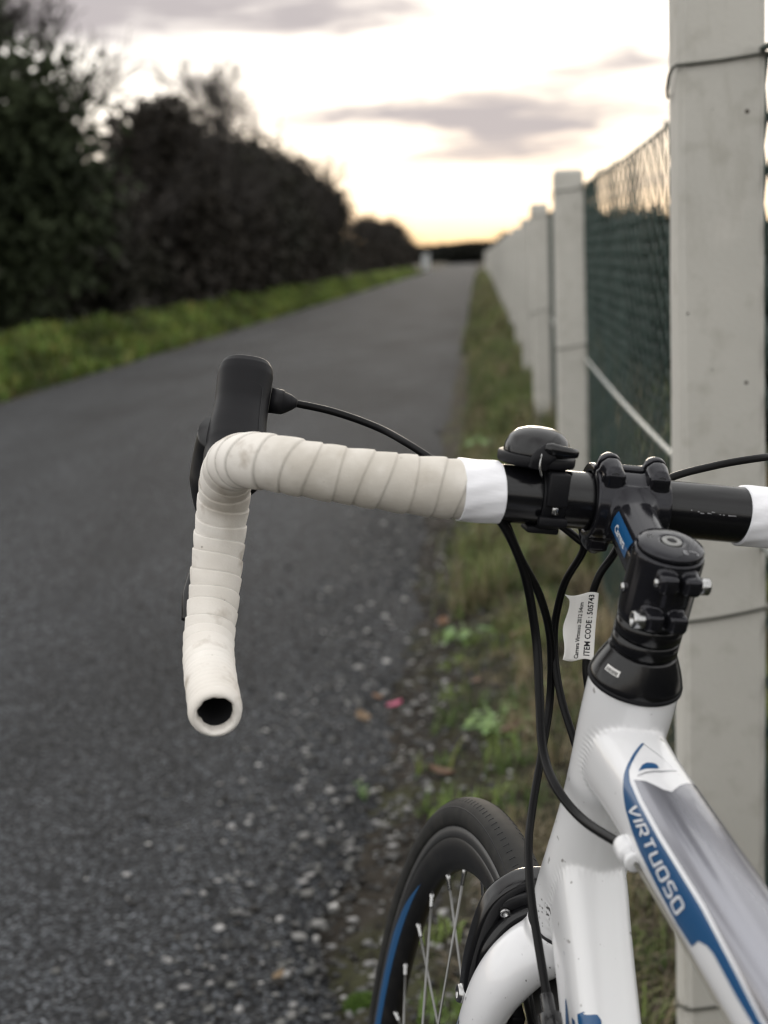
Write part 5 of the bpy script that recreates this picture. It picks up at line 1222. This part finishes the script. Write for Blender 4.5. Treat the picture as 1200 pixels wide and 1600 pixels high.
# ---- cables (bicycle space)
CABLES = {
 'rear_brake_housing': ([(-0.158, 0.076, 0.902), (-0.1605, 0.0702, 0.8985), (-0.1524, 0.06, 0.8867), (-0.1377, 0.0452, 0.8633), (-0.1342, 0.0337, 0.8279), (-0.1488, 0.0317, 0.7979), (-0.1722, 0.033, 0.7748), (-0.1997, 0.0315, 0.7626), (-0.2325, 0.0249, 0.7557), (-0.2843, 0.0183, 0.7599)], .0026),
 'left_shift_housing': ([(-0.0216, 0.1804, 0.9419), (-0.0271, 0.1507, 0.9389), (-0.0428, 0.1242, 0.9331), (-0.067, 0.1077, 0.9266), (-0.0864, 0.0909, 0.9182), (-0.1054, 0.0625, 0.9051), (-0.1175, 0.0338, 0.8981), (-0.129, 0.0165, 0.8884), (-0.1307, 0.0116, 0.8824), (-0.1175, 0.0158, 0.861), (-0.1049, 0.0149, 0.8412), (-0.102, 0.0141, 0.8259), (-0.105, 0.0116, 0.8071), (-0.1134, 0.0075, 0.7881), (-0.1274, 0.0013, 0.7683), (-0.1340, -0.0060, 0.7476), (-0.1330, -0.0140, 0.7150), (-.136, -.020, .680)], .0023),
 'down_tube_housing': ([(-0.154, 0.0705, 0.902), (-0.155, 0.0655, 0.8968), (-0.1448, 0.0524, 0.8769), (-0.1259, 0.0328, 0.8526), (-0.107, 0.0174, 0.8228), (-0.1029, 0.0117, 0.7849), (-0.1163, 0.0166, 0.755), (-0.1387, 0.0246, 0.7305), (-0.1603, 0.0304, 0.7149), (-0.188, 0.0335, 0.6954), (-0.2113, 0.0326, 0.6758), (-0.2326, 0.0311, 0.6567), (-0.2375, 0.0306, 0.6512)], .0024),
 'right_shift_housing': ([(-0.0235, -0.1804, 0.9419), (-0.045, -0.1500, 0.9430), (-0.0874, -0.1098, 0.9424), (-0.0975, -0.074, 0.9351), (-0.1083, -0.0396, 0.9244), (-0.1174, -0.021, 0.9087), (-0.1289, -0.0081, 0.883), (-0.1296, 0.0004, 0.8666), (-0.1268, 0.002, 0.8477), (-0.1311, 0.0014, 0.8163), (-0.1339, -0.0015, 0.8), (-0.1400, -0.0100, 0.7658), (-0.1380, -0.0200, 0.7250), (-.140, -.024, .690)], .0023)}
cabs = {}
for nm, (pts, r) in CABLES.items():
    cabs[nm] = obj(nm, sweep(cr(pts, 10), r, 14), m_house, bike)
# barrel adjuster at the down tube stop
e_ = unit(v3(-0.2375, 0.0306, 0.6512) - v3(-0.2113, 0.0326, 0.6758))
obj('barrel_adjuster', lathe([(.0030, -.010), (.0034, -.0095), (.0036, 0), (.0062, .0012), (.0064, .012), (.0055, .020), (.0030, .022)], v3(-0.2375, 0.0306, 0.6512), e_, 24), m_gloss, bike)
# cable stop on the top tube, and the bare inner cable running on from it
cs0 = v3(-0.2843, 0.0183, 0.7599); cdir = unit(TTD)
stop = obj('cable_stop', lathe([(.0042, -.004), (.0056, -.0034), (.0060, -.0015), (.0060, .0070), (.0052, .0085), (.0040, .0088), (.0036, .0105)], cs0, cdir, 32), m_white, bike)
obj('stop_base', rbox(cs0 + cdir * .003 - ll * .004 + v3(0, 0, .003), np.array([cdir, ll, np.cross(cdir, ll)]), (.013, .010, .009), .0025, 3), m_white, stop)
obj('stop_lip', lathe([(.0040, .0120), (.0050, .0125), (.0050, .0155), (.0042, .016)], cs0, cdir, 24), m_white, stop)
obj('inner_cable', sweep(np.linspace(cs0, cs0 + cdir * .40 + v3(0, -.004, 0), 12), .0009, 8), mat('steel_cable', (.25, .24, .21), .4, metal=.8), bike)

# ---- paper label folded round the shift housing
tc_ = v3(-0.1303, 0.0171, 0.8555); tr_ = v3(-0.1330, 0.0000, 0.8577); br_ = v3(-0.1382, -0.0002, 0.8190); bl_ = v3(-0.1354, 0.0180, 0.8182)
nrm = unit(np.cross(tr_ - tc_, bl_ - tc_)); nrm = nrm if nrm[0] < 0 else -nrm
def paper(a, b, off=0.):   # a 0..1 across (left->right), b 0..1 down
    p = (tc_ * (1 - a) + tr_ * a) * (1 - b) + (bl_ * (1 - a) + br_ * a) * b
    return p + nrm * (.0012 * math.sin(a * 5 + b * 2) + .0009 * math.sin(b * 7 + 1) + .0016 * max(0, .25 - a) * 8 * (.5 + .5 * math.cos(b * 6)) + off)
V, F_ = [], []
NA, NB = 16, 30
for i in range(NB + 1):
    for j in range(NA + 1):
        a = j / NA; b = i / NB
        a2 = a + (.05 * math.sin(b * 9) - (.16 * max(0, 1 - b * 12))) * (1 - a); b2 = b + .025 * math.sin(a * 6) * (1 if i in (0, NB) else .5)
        V.append(paper(a2, b2))
for i in range(NB):
    for j in range(NA): q = i * (NA + 1) + j; F_.append((q, q + 1, q + NA + 2, q + NA + 1))
lb = obj('paper_label', (np.array(V), F_), m_paper, cabs['right_shift_housing']); lb['label'] = 'white paper label with printed item code'
md = lb.modifiers.new('thick', 'SOLIDIFY'); md.thickness = .0002; md.offset = -1
def tagtext(s, size, a0, b0, sc_x=1.):
    tV, tF = text_mesh(s, size)
    W_ = .0178; H_ = .0385
    return np.array([paper(a0 - y_ / W_, b0 - x_ * sc_x / H_, .0004) for x_, y_, _ in tV]), tF
obj('print', tagtext('ITEM CODE : 505743', .0046, .86, .93, .86), m_ink, lb, False)
obj('print', tagtext('Carrera Virtuoso 2012 54cm', .0034, .52, .98, .82), m_ink, lb, False)
# ---- drivetrain, simply built
crk = obj('chainring', lathe([(.060, -.046), (.085, -.0455), (.088, -.0445), (.085, -.0435), (.060, -.043)], BBK, ll, 60), m_black, bike)
for s, a in ((-1, .6), (1, .6 + math.pi)):
    d = v3(math.cos(a), 0, math.sin(a)); e0 = BBK + ll * s * .058
    obj('crank_arm', sweep(np.linspace(e0 - d * .01, e0 + d * .172, 10), np.stack([np.linspace(.013, .010, 10), np.full(10, .007)], 1), 20, side=np.cross(d, ll)), m_black, crk)
    obj('pedal', rbox(e0 + d * .17 + ll * s * .05, np.eye(3), (.085, .075, .022), .006), m_rub, crk)
